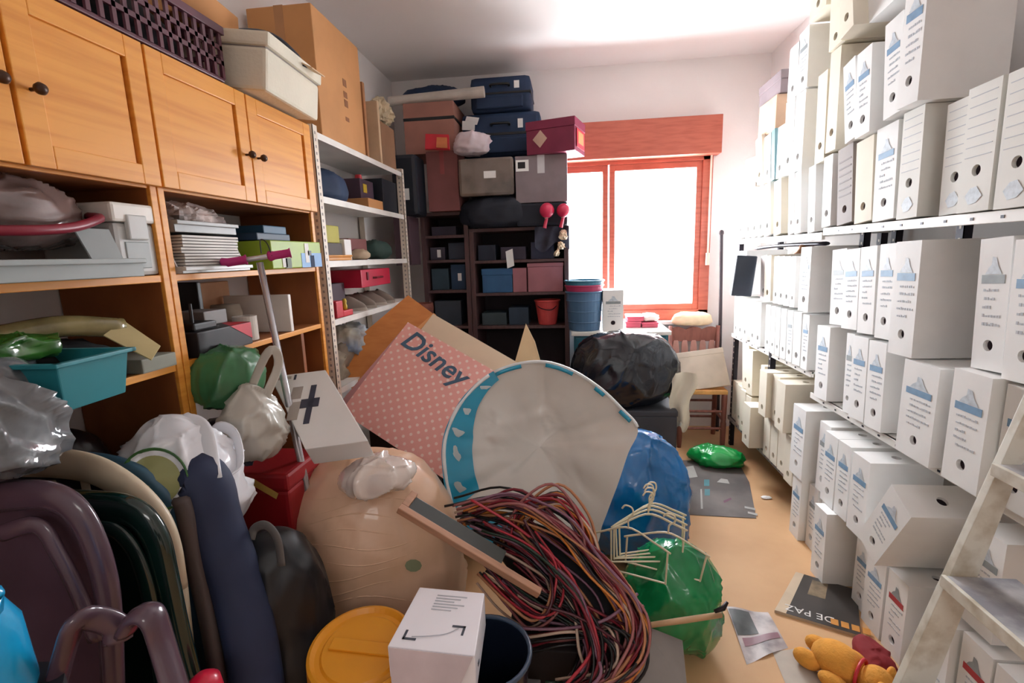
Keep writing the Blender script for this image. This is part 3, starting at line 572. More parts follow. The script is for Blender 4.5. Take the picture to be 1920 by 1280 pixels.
def shoe(label, loc, rz, s=1.0):
    t = thing('shoe', label, 'shoe', loc, (0, 0, rz), 'grey shoes on the third shelf')
    def up(u, v):
        a = 2*math.pi*u; x = math.cos(a)*.13; wdt = .042*(1-.18*math.cos(a)); y = math.sin(a)*wdt; hgt = .02 + (.06 if x < 0 else .06*(1-x/.13)**.7 + .015)
        k = math.sin(v*math.pi/2); return Vector((x*(1-.35*(1-math.cos(v*math.pi/2))), y*math.cos(v*math.pi/2*.93), .018 + hgt*k))*s
    part('upper', MB().grid(32, 10, up, wrap=True), SHOE, t, smooth=True)
    part('sole', MB().grid(32, 3, lambda u, v: Vector((math.cos(2*math.pi*u)*.134, math.sin(2*math.pi*u)*.045*(1-.18*math.cos(2*math.pi*u)), v*.02))*s, wrap=True).add([Vector((math.cos(2*math.pi*k/32)*.134, math.sin(2*math.pi*k/32)*.045*(1-.18*math.cos(2*math.pi*k/32)), 0))*s for k in range(32)], [tuple(range(32))]), mat('pale sole', (176,166,154), .8), t)
for k, (y, rz, lb) in enumerate(((2.62, .2, 'grey suede shoe below the red drawer box, next to the red toy'), (2.78, -.1, 'grey suede shoe below the middle of the red drawer box'), (2.93, .3, 'grey suede shoe below the far half of the red drawer box'), (3.08, 0, 'grey suede shoe at the far end of the third shelf'))): shoe(lb, (-1.27, y, 1.266), rz + math.pi*.05, .85)
ty = thing('toy_truck', 'red toy truck with a yellow figure on the third shelf', 'toy', (-1.185, 2.36, 1.266))
part('cab', B((-.03,-.08,0), (.03,-.01,.085)), mat('signal red', (206,48,62)), ty, .006); part('bed', B((-.03,-.01,0), (.03,.1,.03)), mat('signal red', (206,48,62)), ty, .005)
part('figure', MB().lathe([(.001,0),(.012,.0),(.013,.02),(.009,.03),(.012,.042),(.008,.055),(.001,.058)], 12, (0,.07,.03)), mat('yellow badge', (206,176,50)), ty, smooth=True)
solo('wicker_basket', 'round brown wicker basket at the end of the third shelf', 'basket', MB().lathe([(.04,0),(.07,.02),(.085,.07),(.08,.12),(.07,.12),(.07,.06),(.035,.01)], 28), mat('brown wicker', (112,58,44), .7, bump=.4, bscale=60), (-1.10, 3.5, 1.1), smooth=True)
st = solo('stool_stand', 'dark wooden pedestal carrying the wicker basket', 'stool', MB().lathe([(.14,0),(.14,.02),(.03,.05),(.025,.6),(.03,1.05),(.1,1.08),(.1,1.1)], 24), DARKWOOD, (-1.10, 3.5, 0), smooth=False)
solo('grey_bucket_lid', 'beige wrapped bundle on the fourth shelf of the white unit', 'bundle', blob(.12, .3, .1, 45, .03, 6, 48, 30), mat('dull beige wrap', (150,136,120), .6), (-1.3, 2.7, .921), smooth=True).name = 'wrapped_bundle'

# ================================================================== dark bookcases and their load (back wall)
def bookcase(label, x0, x1, top, shelves, y0=3.8, y1=4.22):
    o = Vector(((x0+x1)/2, y0, 0)); t = thing('bookcase', label, 'bookcase', o)
    for x in (x0, x1-.035): part('side_panel', B(Vector((x,y0,0))-o, Vector((x+.035,y1,top))-o), DARKWOOD, t, .002)
    part('top_board', B(Vector((x0,y0-.005,top))-o, Vector((x1,y1,top+.025))-o), DARKWOOD, t, .002)
    part('back_panel', B(Vector((x0+.035,y1-.008,.05))-o, Vector((x1-.035,y1,top))-o), mat('dark back board', (50,40,46), .7), t)
    for z in shelves: part('shelf', B(Vector((x0+.035,y0+.005,z-.022))-o, Vector((x1-.035,y1-.008,z))-o), DARKWOOD, t, .002)
bookcase('narrow dark wooden bookcase next to the white metal shelf', -1.17, -.79, 1.87, (1.72, 1.53, 1.29, 1.0, .6, .15))
bookcase('wide dark wooden bookcase next to the window', -.785, -.015, 1.735, (1.515, 1.26, .995, .6, .15))
dk = lambda n, c: mat(n, c, .6, var=.15)
ZB1, ZB2 = 1.896, 1.761
TAPE = mat('brown tape', (176,124,78), .35)
carton('cardboard_box', 'reddish carton with white specks under the tall taped carton', 'cardboard box', (-1.07, 3.72, ZB1), (-.83, 4.1, 2.33), CARD_R, tape=mat('dull red tape',(150,70,70),.4))
cb = carton('cardboard_box', 'big dull brown carton topped by the white paper roll', 'cardboard box', (-1.25, 3.8, 2.332), (-.86, 4.2, 2.70), CARD_P, flaps=True)
part('strap', B((-.197,-.2015,.24), (.197,-.199,.262)).box((.194,-.2,.24), (.1975,.2,.262)), BLACK, cb)
carton('document_case', 'black backpack case hanging off the narrow bookcase', 'case', (-1.29, 3.55, 1.9), (-1.10, 3.79, 2.33), mat('blue black plastic', (24,32,44)), bevel=.03, sticker=(.1, .35, .05, .08, WHITECARD)).location.z = 1.86
carton('shelf_bracket_box', 'narrow grey carton standing on the pedestal side of the bookcase', 'carton', (-1.30, 3.56, 1.5), (-1.18, 3.79, 1.858), dk('dark mauve card', (84,62,70)))
bpy.data.objects.get('shelf_bracket_box').name = 'narrow_carton'
rl = solo('paper_roll', 'long white paper roll lying across the cartons near the ceiling', 'roll', MB().cyl((-.37,0,0), (.37,0,.02), .034, .04, 20), mat('white paper roll', (206,198,188)), (-1.0, 3.85, 2.738), smooth=False)
rf = thing('paper_packet', 'red printed packet leaning on the reddish carton', 'packet', (-.96, 3.66, 2.335), (0, 0, 0))
part('body', slab((-.09,-.02,.0), (.10,-.05,-.02), (.08,.03,.1), (-.10,.05,.12), .012), mat('signal red', (206,48,62)), rf); part('label', slab((.0,-.038,.0), (.085,-.052,-.01), (.072,.008,.075), (-.008,.02,.085), .003), mat('orange print', (216,130,80), .6), rf)
solo('white_bag', 'crumpled white paper bag between the carton and the suitcases', 'bag', blob(.13, .1, .08, 51, .035, 8, 56, 34, e=.7), mat('white lilac paper', (214,200,206), .75, var=.06), (-.72, 3.72, 2.29), smooth=True)
def suitcase(label, x0, x1, z0, z1, y0=3.95, y1=4.27, tagx=.4):
    o = Vector(((x0+x1)/2, (y0+y1)/2, z0)); t = thing('suitcase', label, 'suitcase', o, group='navy suitcases')
    a, b, h = (x1-x0)/2, (y1-y0)/2, z1-z0
    part('shell', B((-a,-b,0), (a,b,h)), NAVY, t, .045, True)
    part('zipper', B((-a-.003,-b-.003,h*.48), (a+.003,b+.003,h*.54)), BLACK, t, .003)
    part('front_pocket', B((-a*.8,-b-.02,h*.08), (a*.75,-b+.01,h*.42)), NAVY, t, .012)
    part('handle', MB().tube(spline([(-.07,-b,h*.7),(-.06,-b-.03,h*.72),(.06,-b-.03,h*.72),(.07,-b,h*.7)], 14), .009), BLACK, t, smooth=True)
    part('name_tag', B((a*tagx-.02,-b-.004,h*.62), (a*tagx+.02,-b,h*.82)), WHITECARD, t)
suitcase('navy fabric suitcase at the very bottom, on the wide bookcase', -.74, -.06, ZB2, 2.03)
suitcase('navy fabric suitcase second from the bottom of the pile', -.78, -.2, 2.032, 2.31)
suitcase('wide navy fabric suitcase third from the bottom of the pile', -.84, -.22, 2.312, 2.64, tagx=.5)
suitcase('navy fabric suitcase on top of the pile by the ceiling', -.76, -.29, 2.642, 2.9, tagx=.55)
solo('dark_blue_cloth', 'dark blue cloth bundle near the ceiling corner', 'cloth', blob(.26, .16, .08, 52, .02, 5, 48, 28), NAVY, (-1.08, 4.05, 2.72), smooth=True)
solo('papers', 'loose white papers hanging off the suitcase pile', 'paper', MB().add(slab((0,0,0), (.1,0,-.01), (.11,-.02,.05), (.01,-.02,.06), .002).v, B((0,0,0),(1,1,1)).f[:0] + [(0,1,2,3),(7,6,5,4),(0,4,5,1),(1,5,6,2),(2,6,7,3),(3,7,4,0)]).add(slab((.02,.01,.05), (.12,.0,.03), (.14,0,.08), (.04,.01,.1), .002).v, [(0,1,2,3),(7,6,5,4),(0,4,5,1),(1,5,6,2),(2,6,7,3),(3,7,4,0)]), WHITECARD, (-.83, 3.93, 2.52))
bl = solo('black_bag', 'black bag squashed under the clear packed box on the bookcase', 'bag', blob(.28, .12, .115, 53, .025, 6, 56, 32, e=.6), mat('blue black fabric', (20,26,40), .7), (-.56, 3.80, ZB2), smooth=True)
carton('packed_box', 'clear plastic wrapped brown box on the black bag', 'box', (-.82, 3.68, 1.99), (-.41, 3.92, 2.26), mat('plastic wrapped brown', (112,98,88), .2, coat=.6, var=.3, scale=7), bevel=.02, sticker=(.15, .55, .09, .05, WHITECARD))
gc = carton('cardboard_box', 'grey carton taped in white beside the window blind', 'cardboard box', (-.40, 3.72, 1.93), (-.02, 3.94, 2.262), mat('grey lilac card', (136,124,128), .75), tape=mat('whitish tape', (206,206,210), .4), flaps=True)
part('window_sticker', MB().box((-.185,-.1118,.225), (-.09,-.1105,.305)), WHITECARD, gc); part('sticker_print', MB().box((-.17,-.1128,.245), (-.115,-.1115,.29)), BLACK, gc)
carton('black_case', 'flat black case under the grey taped carton', 'case', (-.40, 3.72, ZB2), (-.02, 3.93, 1.928), mat('blue black fabric', (20,26,40)), bevel=.02)
rb = carton('shoe_box', 'crimson shoe box with a beige diamond sticker by the blind', 'shoe box', (-.28, 3.66, 2.264), (.08, 3.94, 2.49), mat('plum red card', (126,34,66), .5), rotz=-.28, lid=.06)
part('diamond_sticker', MB().add([(-.13,-.1455,.1),(-.07,-.1455,.16),(-.02,-.1455,.1),(-.075,-.1455,.04)], [(0,1,2,3)]), mat('beige sticker', (204,170,152), .7), rb)
part('end_panel', B((.1845,-.1,.03), (.188,.1,.155)), mat('bright crimson', (206,44,62), .5), rb); part('end_label', B((.187,-.07,.06), (.1895,.07,.14)), mat('orange print', (216,130,80)), rb)
for k, (x, y, z, r) in enumerate(((-.17, 3.672, 1.79, .055), (-.05, 3.675, 1.79, .05))):
    mr = thing('maraca', ['red maraca with short handle, nearest the black case', 'red maraca nearest the window'][k], 'maraca', (x, y, z-.03)); PK = mat('pinkish red gloss', (216,42,86), .3, coat=.4)
    part('head', MB().lathe([(.001,0)] + [(r*math.sin(a*math.pi/10), r-r*math.cos(a*math.pi/10)) for a in range(1,10)] + [(.001,2*r)], 20, (0,0,.05)), PK, mr, smooth=True)
    part('handle', MB().cyl((-.0,0,.06), (-.02,.0,-.02), .011, .014), PK, mr); part('collar', MB().cyl((0,0,.05), (-.004,0,.066), .017), mat('pale ring', (226,200,190), .5), mr)
solo('dark_scarf', 'dark cloth hanging over the front of the wide bookcase', 'cloth', MB().grid(22, 14, lambda u, v: Vector((-.24+.26*u, -.012-.012*math.sin(14*u+3*v), -.19*v*(.8+.2*math.sin(7*u)))) ).xf(Matrix()), mat('blue grey cloth', (64,66,84), .8, var=.3, scale=12), (-.03+.0, 3.79, 1.755), smooth=True)
MS = mat('pale trinket', (226,206,176), .5, var=.3, scale=30)
for k, (x, z, s_) in enumerate(((-.055, 1.69, .8), (-.075, 1.62, .6), (-.1, 1.57, .5))): solo('fabric_flower', ['large pale fabric flower pinned by the window', 'middle pale fabric flower below the large one', 'small pale fabric flower below the others'][k], 'flower', blob(.035*s_, .02, .05*s_, 60+k, .02, 25, 28, 18), MS, (x, 3.755, z-.04))
solo('price_tag', 'white paper tag hanging at the bookcase middle', 'tag', slab((0,0,0), (.055,0,.02), (.045,0,.15), (-.01,0,.13), .002), WHITECARD, (-.49, 3.785, 1.45))
# shelves of the two bookcases
BLB = mat('steel blue card', (48,96,140), .6)
carton('storage_box', 'blue box on the wide bookcase next to the pink boxes', 'box', (-.70, 3.83, 1.261), (-.46, 4.1, 1.45), BLB, lid=.05)
carton('storage_box', 'narrow dusty pink box beside the blue box', 'box', (-.455, 3.83, 1.261), (-.345, 4.1, 1.45), mat('dusty pink card', (168,110,118), .7))
carton('storage_box', 'wide dusty pink box on the wide bookcase', 'box', (-.335, 3.82, 1.261), (-.06, 4.1, 1.485), mat('dusty pink card', (168,110,118)), lid=.03)
def bucket(name, label, cat, loc, r0, r1, h, m_, rimm=None, handle=True, n=32):
    t = thing(name, label, cat, loc)
    part('body', MB().lathe([(.001,0),(r0,0),(r0+.003,.008),(r1,h),(r1-.004,h),(r0-.003,.012),(.001,.01)], n), m_, t, smooth=False)
    part('rim', MB().tube([(r1*math.cos(2*math.pi*k/n), r1*math.sin(2*math.pi*k/n), h) for k in range(n)], .007, 6, closed=True), rimm or m_, t, smooth=True)
    if handle: part('handle', MB().tube(spline([(-r1,0,h-.01),(-r1*.5,-r1*.85,h*.72),(r1*.4,-r1*1.0,h*.66),(r1,0,h-.01)], 18), .004, 6), mat('dark wire', (70,40,50), .4, metal=.4), t, smooth=True)
    return t
bucket('red_bucket', 'coral red bucket with wire handle on the wide bookcase', 'bucket', (-.19, 3.90, .996), .07, .10, .19, mat('coral plastic', (222,84,82), .4))
for k, (x, z, w_, h_, c) in enumerate(((-.62, .996, .2, .1, (60,74,80)), (-.42, .996, .16, .14, (44,60,78)), (-.66, 1.516, .14, .12, (40,48,66)), (-.45, 1.516, .2, .1, (66,60,78)), (-.22, 1.516, .18, .13, (58,64,92)))):
    carton('small_box', ['grey-green box on the wide bookcase, two shelves below the scarf', 'dark blue box beside the grey-green one in the wide bookcase', 'navy box high in the wide bookcase', 'mauve box high in the wide bookcase', 'slate blue box high in the wide bookcase by the scarf'][k], 'box', (x-w_/2, 3.86, z), (x+w_/2, 4.08, z+h_), dk('dim box %d' % k, c))
for k, (x, z, w_, h_, c) in enumerate(((-1.06, 1.531, .12, .1, (70,66,80)), (-.9, 1.531, .14, .13, (48,56,72)), (-1.05, 1.291, .14, .17, (54,74,88)), (-.9, 1.291, .12, .2, (38,66,96)), (-1.0, 1.001, .22, .2, (58,66,78)), (-1.0, 1.721, .2, .07, (60,54,70)))):
    carton('small_box', ['grey box, second shelf of the narrow bookcase', 'blue-grey box, second shelf of the narrow bookcase', 'teal-grey box, third shelf of the narrow bookcase', 'deep blue box, third shelf of the narrow bookcase', 'wide slate box, fourth shelf of the narrow bookcase', 'flat mauve box, topmost shelf of the narrow bookcase'][k], 'box', (x-w_/2, 3.86, z), (x+w_/2, 4.06, z+h_), dk('dim case %d' % k, c), sticker=(.2, .5, .03, .06, WHITECARD) if k in (0, 3) else None)
# cabinet below the window with bins, an archive box and pink boxes
tc_ = thing('low_cabinet', 'teal low cabinet with white top under the window', 'cabinet', (.36, 3.6, 0))
part('body', B((-.34,0,0), (.34,.52,.945)), mat('teal lacquer', (36,104,124), .4), tc_, .004); part('worktop', B((-.36,-.02,.945), (.36,.54,.972)), WHITEPAINT, tc_, .004)
for s_ in (-1, 1): d_ = part('door', B((s_*.165-.16,-.018,.03), (s_*.165+.16,0,.93)), mat('teal lacquer', (36,104,124)), tc_, .003); part('handle', MB().tube([(s_*.03,-.018,.5),(s_*.03,-.04,.51),(s_*.03,-.04,.6),(s_*.03,-.018,.61)], .005), CREAMMETAL, d_)
BIN = mat('blue grey plastic', (76,112,146), .45, var=.06)
bn = bucket('waste_bin', 'tall blue-grey ribbed bin on the low cabinet', 'bin', (.10, 3.735, .973), .115, .14, .29, BIN, handle=False)
part('rib', MB().lathe([(.122,.06),(.127,.065),(.124,.07)], 32).lathe([(.128,.14),(.133,.145),(.130,.15)], 32).lathe([(.134,.22),(.139,.225),(.136,.23)], 32), BIN, bn)
bn2 = bucket('pink_basin', 'pink basin nested in the blue-grey bin', 'basin', (.10, 3.735, 1.235), .125, .143, .075, mat('magenta plastic', (190,60,104), .4), handle=False)
bn3 = bucket('blue_basin', 'teal-blue basin nested above the pink basin', 'basin', (.10, 3.735, 1.27), .13, .147, .075, mat('teal blue plastic', (64,132,160), .4), handle=False)
ab = archive_box('white archive box standing alone on the low cabinet by the window', 3.7, 3.85, .973, .30, .30, 0, 'greyprint', d=.2)
ab.rotation_euler = (0, 0, math.pi/2); ab.location = (.31, 3.66, .973)
PKB = mat('rose pink card', (214,92,116), .5)
for k, (x0, x1, z0, z1) in enumerate(((.42,.53,.973,1.02), (.54,.66,.973,1.012), (.43,.55,1.022,1.06))): carton('pink_box', ['rose pink box at the bottom beside the archive box', 'rose pink box at the corner of the low cabinet', 'rose pink box stacked on the others by the window'][k], 'box', (x0, 3.78, z0), (x1, 3.96, z1), PKB, lid=.015, group='rose pink boxes on the low cabinet')
solo('white_cloth', 'white cloth heaped on the pink boxes under the window', 'cloth', blob(.075, .08, .03, 61, .015, 10, 36, 22), mat('white cotton', (240,232,226), .85), (.60, 3.86, 1.013), smooth=True)
# black garbage bag, its grey box, white cloth
GAR = mat('black garbage plastic', (22, 26, 36), .22, coat=.4, var=.2)
carton('storage_box', 'dark grey storage box under the black garbage bag', 'box', (.18, 3.22, 0), (.70, 3.56, .49), mat('anthracite plastic', (58,60,66), .55), lid=.04, bevel=.008)
solo('garbage_bag', 'black shiny garbage bag slumped in front of the low cabinet', 'garbage bag', blob(.37, .17, .265, 62, .022, 4, 130, 80, e=.75), GAR, (.36, 3.36, .485), smooth=True)
solo('garbage_bag', 'dull dark garbage bag lying against the wide bookcase', 'garbage bag', blob(.24, .2, .40, 63, .025, 4, 80, 50, e=.75), mat('dull dark green plastic', (26,40,44), .4, var=.3), (-.26, 3.42, 0), smooth=True)
solo('white_shirt', 'off-white cloth dangling from the black garbage bag', 'cloth', MB().grid(14, 24, lambda u, v: Vector(((u-.5)*(.17 - .11*v*v) + .015*math.sin(9*v), -.02*math.sin(8*u+5*v) - .05*v*(1-v), -.40*v + .03*math.sin(6*u)*(v > .9))).xyz) , mat('off white cotton', (220,212,192), .85, var=.06), (.735, 3.28, .74), smooth=True).name = 'dangling_cloth'
# rustic chair
RW = mat('rustic reddish wood', (138, 82, 70), .5, rgb2=(112,62,54), scale=5, stretch=(6,6,1.4)); SEATW = mat('rush seat', (216,160,94), .7, bump=.3, bscale=70)
ch = thing('rustic_chair', 'rustic wooden chair with scalloped back slats by the window', 'chair', (1.01, 3.95, 0))
for sx in (-1, 1):
    part('leg', MB().lathe([(.016,0),(.02,.05),(.022,.2),(.018,.22),(.023,.4),(.021,.46)], 12, (sx*.165,-.15,0)), RW, ch, smooth=True)
    part('leg', MB().tube([(sx*.18,.16,0),(sx*.18,.15,.45),(sx*.19,.18,.93)], [.018,.02,.016], 10), RW, ch, smooth=True)
part('seat', B((-.185,-.175,.44), (.185,.17,.475)), SEATW, ch, .01)
for z in (.16, .3): part('stretcher', MB().cyl((-.165,-.15,z), (.165,-.15,z), .01), RW, ch); part('stretcher', MB().cyl((-.18,.15,z), (.18,.15,z), .01), RW, ch)
for s_ in (-1, 1): part('stretcher', MB().cyl((s_*.165,-.15,.22), (s_*.18,.15,.22), .01), RW, ch)
def scal(u, v): return Vector(((u-.5)*.4, .176 - .008*(v-.5), .80 + v*(.1 + .022*abs(math.sin(u*math.pi*3)) ) ))
part('top_rail', MB().grid(40, 2, scal).grid(40, 2, lambda u, v: scal(u, v) + Vector((0,.018,0))).grid(40, 2, lambda u, v: scal(u, 1) + Vector((0,.018*v,0))).grid(40, 2, lambda u, v: scal(u, 0) + Vector((0,.018*v,0))), RW, ch)
part('lower_rail', B((-.18,.155,.56), (.18,.17,.6)), RW, ch, .003)
for k in range(5): x = -.144 + k*.072; part('slat', MB().grid(2, 20, lambda u, v: Vector((x + (u-.5)*(.03 + .024*math.sin(v*math.pi)**.6), .158 + .014*v, .59+.22*v))).grid(2, 20, lambda u, v: Vector((x + (u-.5)*(.03 + .024*math.sin(v*math.pi)**.6), .17 + .014*v, .59+.22*v))), mat('pale pinkish wood', (186,136,124), .55), ch)
solo('folded_blanket', 'cream folded blanket laid over the rustic chair back', 'blanket', blob(.16, .08, .055, 64, .012, 9, 48, 28, e=.6), mat('cream wool', (240,216,180), .9), (1.0, 4.16, .93), smooth=True)
bd = thing('cardboard_box', 'flat beige box leaning on the rustic chair seat', 'box', (1.02, 3.82, .476), (-.42, -.12, .05))
part('body', B((-.2,-.03,.0), (.2,.03,.3)), mat('beige grey card', (206,192,176), .8), bd, .005); part('lid_edge', B((-.203,-.033,.26), (.203,.033,.303)), mat('beige grey card', (206,192,176)), bd, .003)
solo('curtain_rod', 'dark wooden rod leaning in the corner by the window', 'rod', MB().tube([(0,0,0),(-.01,.0,.8),(-.03,.02,1.67)], [.014,.014,.014], 10).lathe([(.014,0),(.02,.01),(.018,.03),(.006,.04)], 10, (-.03,.02,1.66)), mat('dark walnut', (64,56,62), .5), (1.245, 4.18, 0))
# strap lamp and small things lying on the far rack
solo('shoulder_bag', 'black flat shoulder bag hanging off the far rack', 'bag', MB().box((-.07,-.015,-.27), (.065,.015,0)), mat('blue black leather', (40,50,66), .5), (1.165, 3.44, 1.50), (.05, .08, .1), bevel=.008)
hl = thing('desk_lamp', 'brass desk lamp lying on the boxes of the far rack', 'lamp', (1.30, 3.0, 1.51))
part('stem', MB().tube(spline([(.02,-.25,.05),(-.02,.0,.05),(-.05,.25,.045),(-.08,.42,.035)], 20), .022, 8, flat=.5, up=(0,0,1)), mat('dark metal bar', (40,38,50), .4, metal=.3), hl, smooth=True)
part('shade', MB().lathe([(.02,.05),(.06,.0),(.065,.0),(.025,.055)], 20, (0,-.08,0)), mat('brass', (156,112,80), .35, metal=.6), hl, smooth=True)

# ================================================================== the pile in the middle
from mathutils.bvhtree import BVHTree
def on_surface(o, pts, lift=.002):
    """drop measured outline points onto the near side of an object's surface"""
    M = o.matrix_basis; bv = BVHTree.FromPolygons([M @ v.co for v in o.data.vertices], [list(p.vertices) for p in o.data.polygons]); out = []
    for px, py in pts:
        d = ray(px, py).normalized(); h = bv.ray_cast(CAM, d)
        if h[0] is not None: out.append(h[0] - d*lift)
    return out
def patch_on(o, name, outline, material, rings=5):
    """flat print following a lumpy surface"""
    cx = sum(p[0] for p in outline)/len(outline); cy = sum(p[1] for p in outline)/len(outline); n = len(outline); mb = MB(); allp = []
    for k in range(rings+1):
        f = k/rings; allp.append(on_surface(o, [(cx+(a-cx)*f, cy+(b-cy)*f) for a, b in outline], .0025))
    if any(len(r) != n for r in allp): return None
    inv = o.matrix_basis.inverted(); vs = [inv @ p for r in allp for p in r]
    fs = [(k*n+i, k*n+(i+1) % n, (k+1)*n+(i+1) % n, (k+1)*n+i) for k in range(rings) for i in range(n)]
    return part(name, MB().add(vs, fs), material, o, smooth=True)
def wslab(name, label, cat, cs, t, material, bevel=.002, group=None):
    """board given by world corners; origin at its lowest corner"""
    cs = [Vector(c) for c in cs]; o = min(cs, key=lambda c: c.z).copy()
    th = thing(name, label, cat, o, group=group)
    part('board', slab(*[c-o for c in cs], t), material, th, bevel)
    return th, o
def rect(T, L, R): T, L, R = map(Vector, (T, L, R)); return [T, L, L+R-T, R]
# supports hidden inside the pile
solo('garbage_bag', 'dark garbage bag buried under the leaning boards', 'garbage bag', blob(.2, .2, .32, 71, .02, 5, 56, 36), GAR, (-.5, 2.42, 0), smooth=True)
# orange board, cream board, pink printed board
T, L, R = at(765, 553, 2.80), at(608, 686, 2.46), at(818, 592, 2.76)
ORB = mat('orange brown laminate', (206, 132, 66), .45, rgb2=(192,116,54), scale=3, stretch=(3,3,10))
cs = rect(T, L, R); tt, oo = wslab('wooden_board', 'orange-brown board with raised edge leaning on the pile', 'board', [c for c in cs], .018, ORB)
nrm = (cs[1]-cs[0]).cross(cs[3]-cs[0]).normalized(); nrm = nrm if nrm.y < 0 else -nrm
e1 = (cs[3]-cs[0]).normalized()
part('raised_edge', slab(*[c - oo + nrm*.012 for c in (cs[3]-e1*.02, cs[2]-e1*.02, cs[2], cs[3])], .03), mat('pale orange edge', (222,160,100), .45), tt)
T, L, R = at(812, 588, 2.72), at(740, 680, 2.54), at(1010, 702, 2.56)
cs = rect(T, L, R); wslab('wooden_board', 'cream board between the orange board and the pink board', 'board', cs, .015, mat('cream laminate', (226, 208, 180), .5, var=.03))
wslab('wooden_board', 'narrow beige board end poking up behind the white pool', 'board', [at(986,606,2.80), at(962,690,2.72), at(1020,700,2.72), at(1003,640,2.77)], .015, mat('beige laminate', (222,194,152), .5))
T, L, R = at(765, 604, 2.54), at(629, 764, 2.26), at(965, 717, 2.38)
R = T + (R-T)*1.28
cs = rect(T, L, R)
tt, oo = wslab('printed_board', 'pink polka-dot printed board with blue lettering on the pile', 'board', cs, .02, mat('pink board edge', (206,150,150), .5), .003)
nrm = (cs[1]-cs[0]).cross(cs[3]-cs[0]).normalized(); u = (cs[3]-cs[0]); v = (cs[1]-cs[0]); U, Vv = u.length, v.length
fl = 1 if nrm.y < 0 else -1; nrm *= fl
pm = bpy.data.materials.new('pink dotted print'); pm.use_nodes = True; nt = pm.node_tree; b = nt.nodes['Principled BSDF']; b.inputs['Roughness'].default_value = .35
tcn = nt.nodes.new('ShaderNodeTexCoord'); mp = nt.nodes.new('ShaderNodeMapping'); mp.inputs['Scale'].default_value = (26, 26, 0); mp.inputs['Rotation'].default_value = (0, 0, .785)
vo = nt.nodes.new('ShaderNodeTexVoronoi'); vo.inputs['Randomness'].default_value = 0; vo.inputs['Scale'].default_value = 1; rp = nt.nodes.new('ShaderNodeMapRange'); rp.inputs[1].default_value = .16; rp.inputs[2].default_value = .24
mx = nt.nodes.new('ShaderNodeMix'); mx.data_type = 'RGBA'; mx.inputs[6].default_value = lin((250,224,216)); mx.inputs[7].default_value = lin((240,176,168))
nt.links.new(tcn.outputs['Object'], mp.inputs[0]); nt.links.new(mp.outputs[0], vo.inputs['Vector']); nt.links.new(vo.outputs['Distance'], rp.inputs[0]); nt.links.new(rp.outputs[0], mx.inputs[0]); nt.links.new(mx.outputs[2], b.inputs['Base Color'])
M = frame_of(cs[0] - oo + nrm*.0022, u, -v)
ft = part('print', MB().box((0,-Vv,-.001), (U,0,.0006)), pm, tt); ft.matrix_basis = M
lt = link('lettering', text_mesh('Disney', .15, mat('slate blue ink', (74,104,130), .5), .0005, shear=.25, bold=.0025), tt)
lt.matrix_basis = M @ Matrix.Translation((U*.28, -Vv*.17, .0022)) @ Matrix.Rotation(-.10, 4, 'Z')
# white carton left of the pink board
TL, BL, BR = at(507, 706, 1.62), at(572, 842, 1.38), at(690, 826, 1.42); TR = TL + BR - BL
n_ = (BL-TL).cross(TR-TL).normalized(); n_ = n_ if n_.z > 0 else -n_
wc = thing('printed_carton', 'white carton with dark printed cross lying slanted on the pile', 'carton', BL - n_*.09)
o = wc.location.copy(); q = [TL, BL, BR, TR]; lo_ = [c - n_*.09 for c in q]
part('body', MB().add([c-o for c in q+lo_], [(0,1,2,3),(7,6,5,4),(0,4,5,1),(1,5,6,2),(2,6,7,3),(3,7,4,0)]), mat('glossy white card', (228,226,224), .45, var=.03), wc, .003)
M = frame_of(TL - o + n_*.0006, TR-TL, TL-BL); PW, PH = (TR-TL).length, (TL-BL).length
PR = mat('dark slate print', (62,66,84), .5); PG = mat('taupe print', (176,166,158), .5)
for nm, a, b2, mm in (('cross_print', (.80,-.62), (.90,-.18), PR), ('cross_print', (.68,-.44), (1.0,-.34), PR), ('photo_print', (.48,-.32), (.66,-.18), PG), ('photo_print', (.5,-.56), (.68,-.36), PG), ('lettering_strip', (.12,-.06), (.4,-.03), PG), ('icon_print', (.45,-.08), (.49,-.02), PR), ('icon_print', (.04,-.97), (.14,-.92), PR)):
    part(nm, MB().box((a[0]*PW,a[1]*PH,-.001), (b2[0]*PW,b2[1]*PH,.0012)), mm, wc).matrix_basis = M
Ms = frame_of(BL - o, BL-TL, n_); Ms.translation = TL - o + (Ms.to_3x3() @ Vector((0,0,.0006)))
for a, b2 in (((.1,-.08), (.35,-.02)), ((.55,-.08), (.85,-.02))): part('side_print', MB().box((a[0]*PH,a[1],-.001), (b2[0]*PH,b2[1],.0012)), PG, wc).matrix_basis = Ms
# things by the cupboard foot
carton('red_crate', 'dark red plastic crate wedged between the bags', 'crate', (-1.13, 1.40, 0), (-.94, 1.62, .86), mat('deep red plastic', (150,22,30), .45), bevel=.012, lid=.06)
solo('yellow_label', 'yellow paper strip stuck on the dark red crate', 'label', slab((0,0,0), (.085,0,-.05), (.095,0,-.03), (.01,0,.022), .0015), mat('yellow strip', (196,160,80), .7), at(470, 908, 1.395))
solo('garbage_bag', 'added dark bag filling the cupboard bay under the booklets', 'garbage bag', blob(.13, .26, .45, 72, .025, 5, 64, 40), mat('dark bay filler', (34,26,30), .35), (-1.31, 1.6, .085), smooth=True)  # bag added as a support and to darken the bay
solo('garbage_bag', 'added dark bag darkening the bay behind the garden chairs', 'garbage bag', blob(.12, .17, .52, 73, .02, 5, 64, 40), mat('dark bay filler', (34,26,30)), (-1.36, 1.08, .085), smooth=True)  # bag added to keep the bay behind the chairs dark
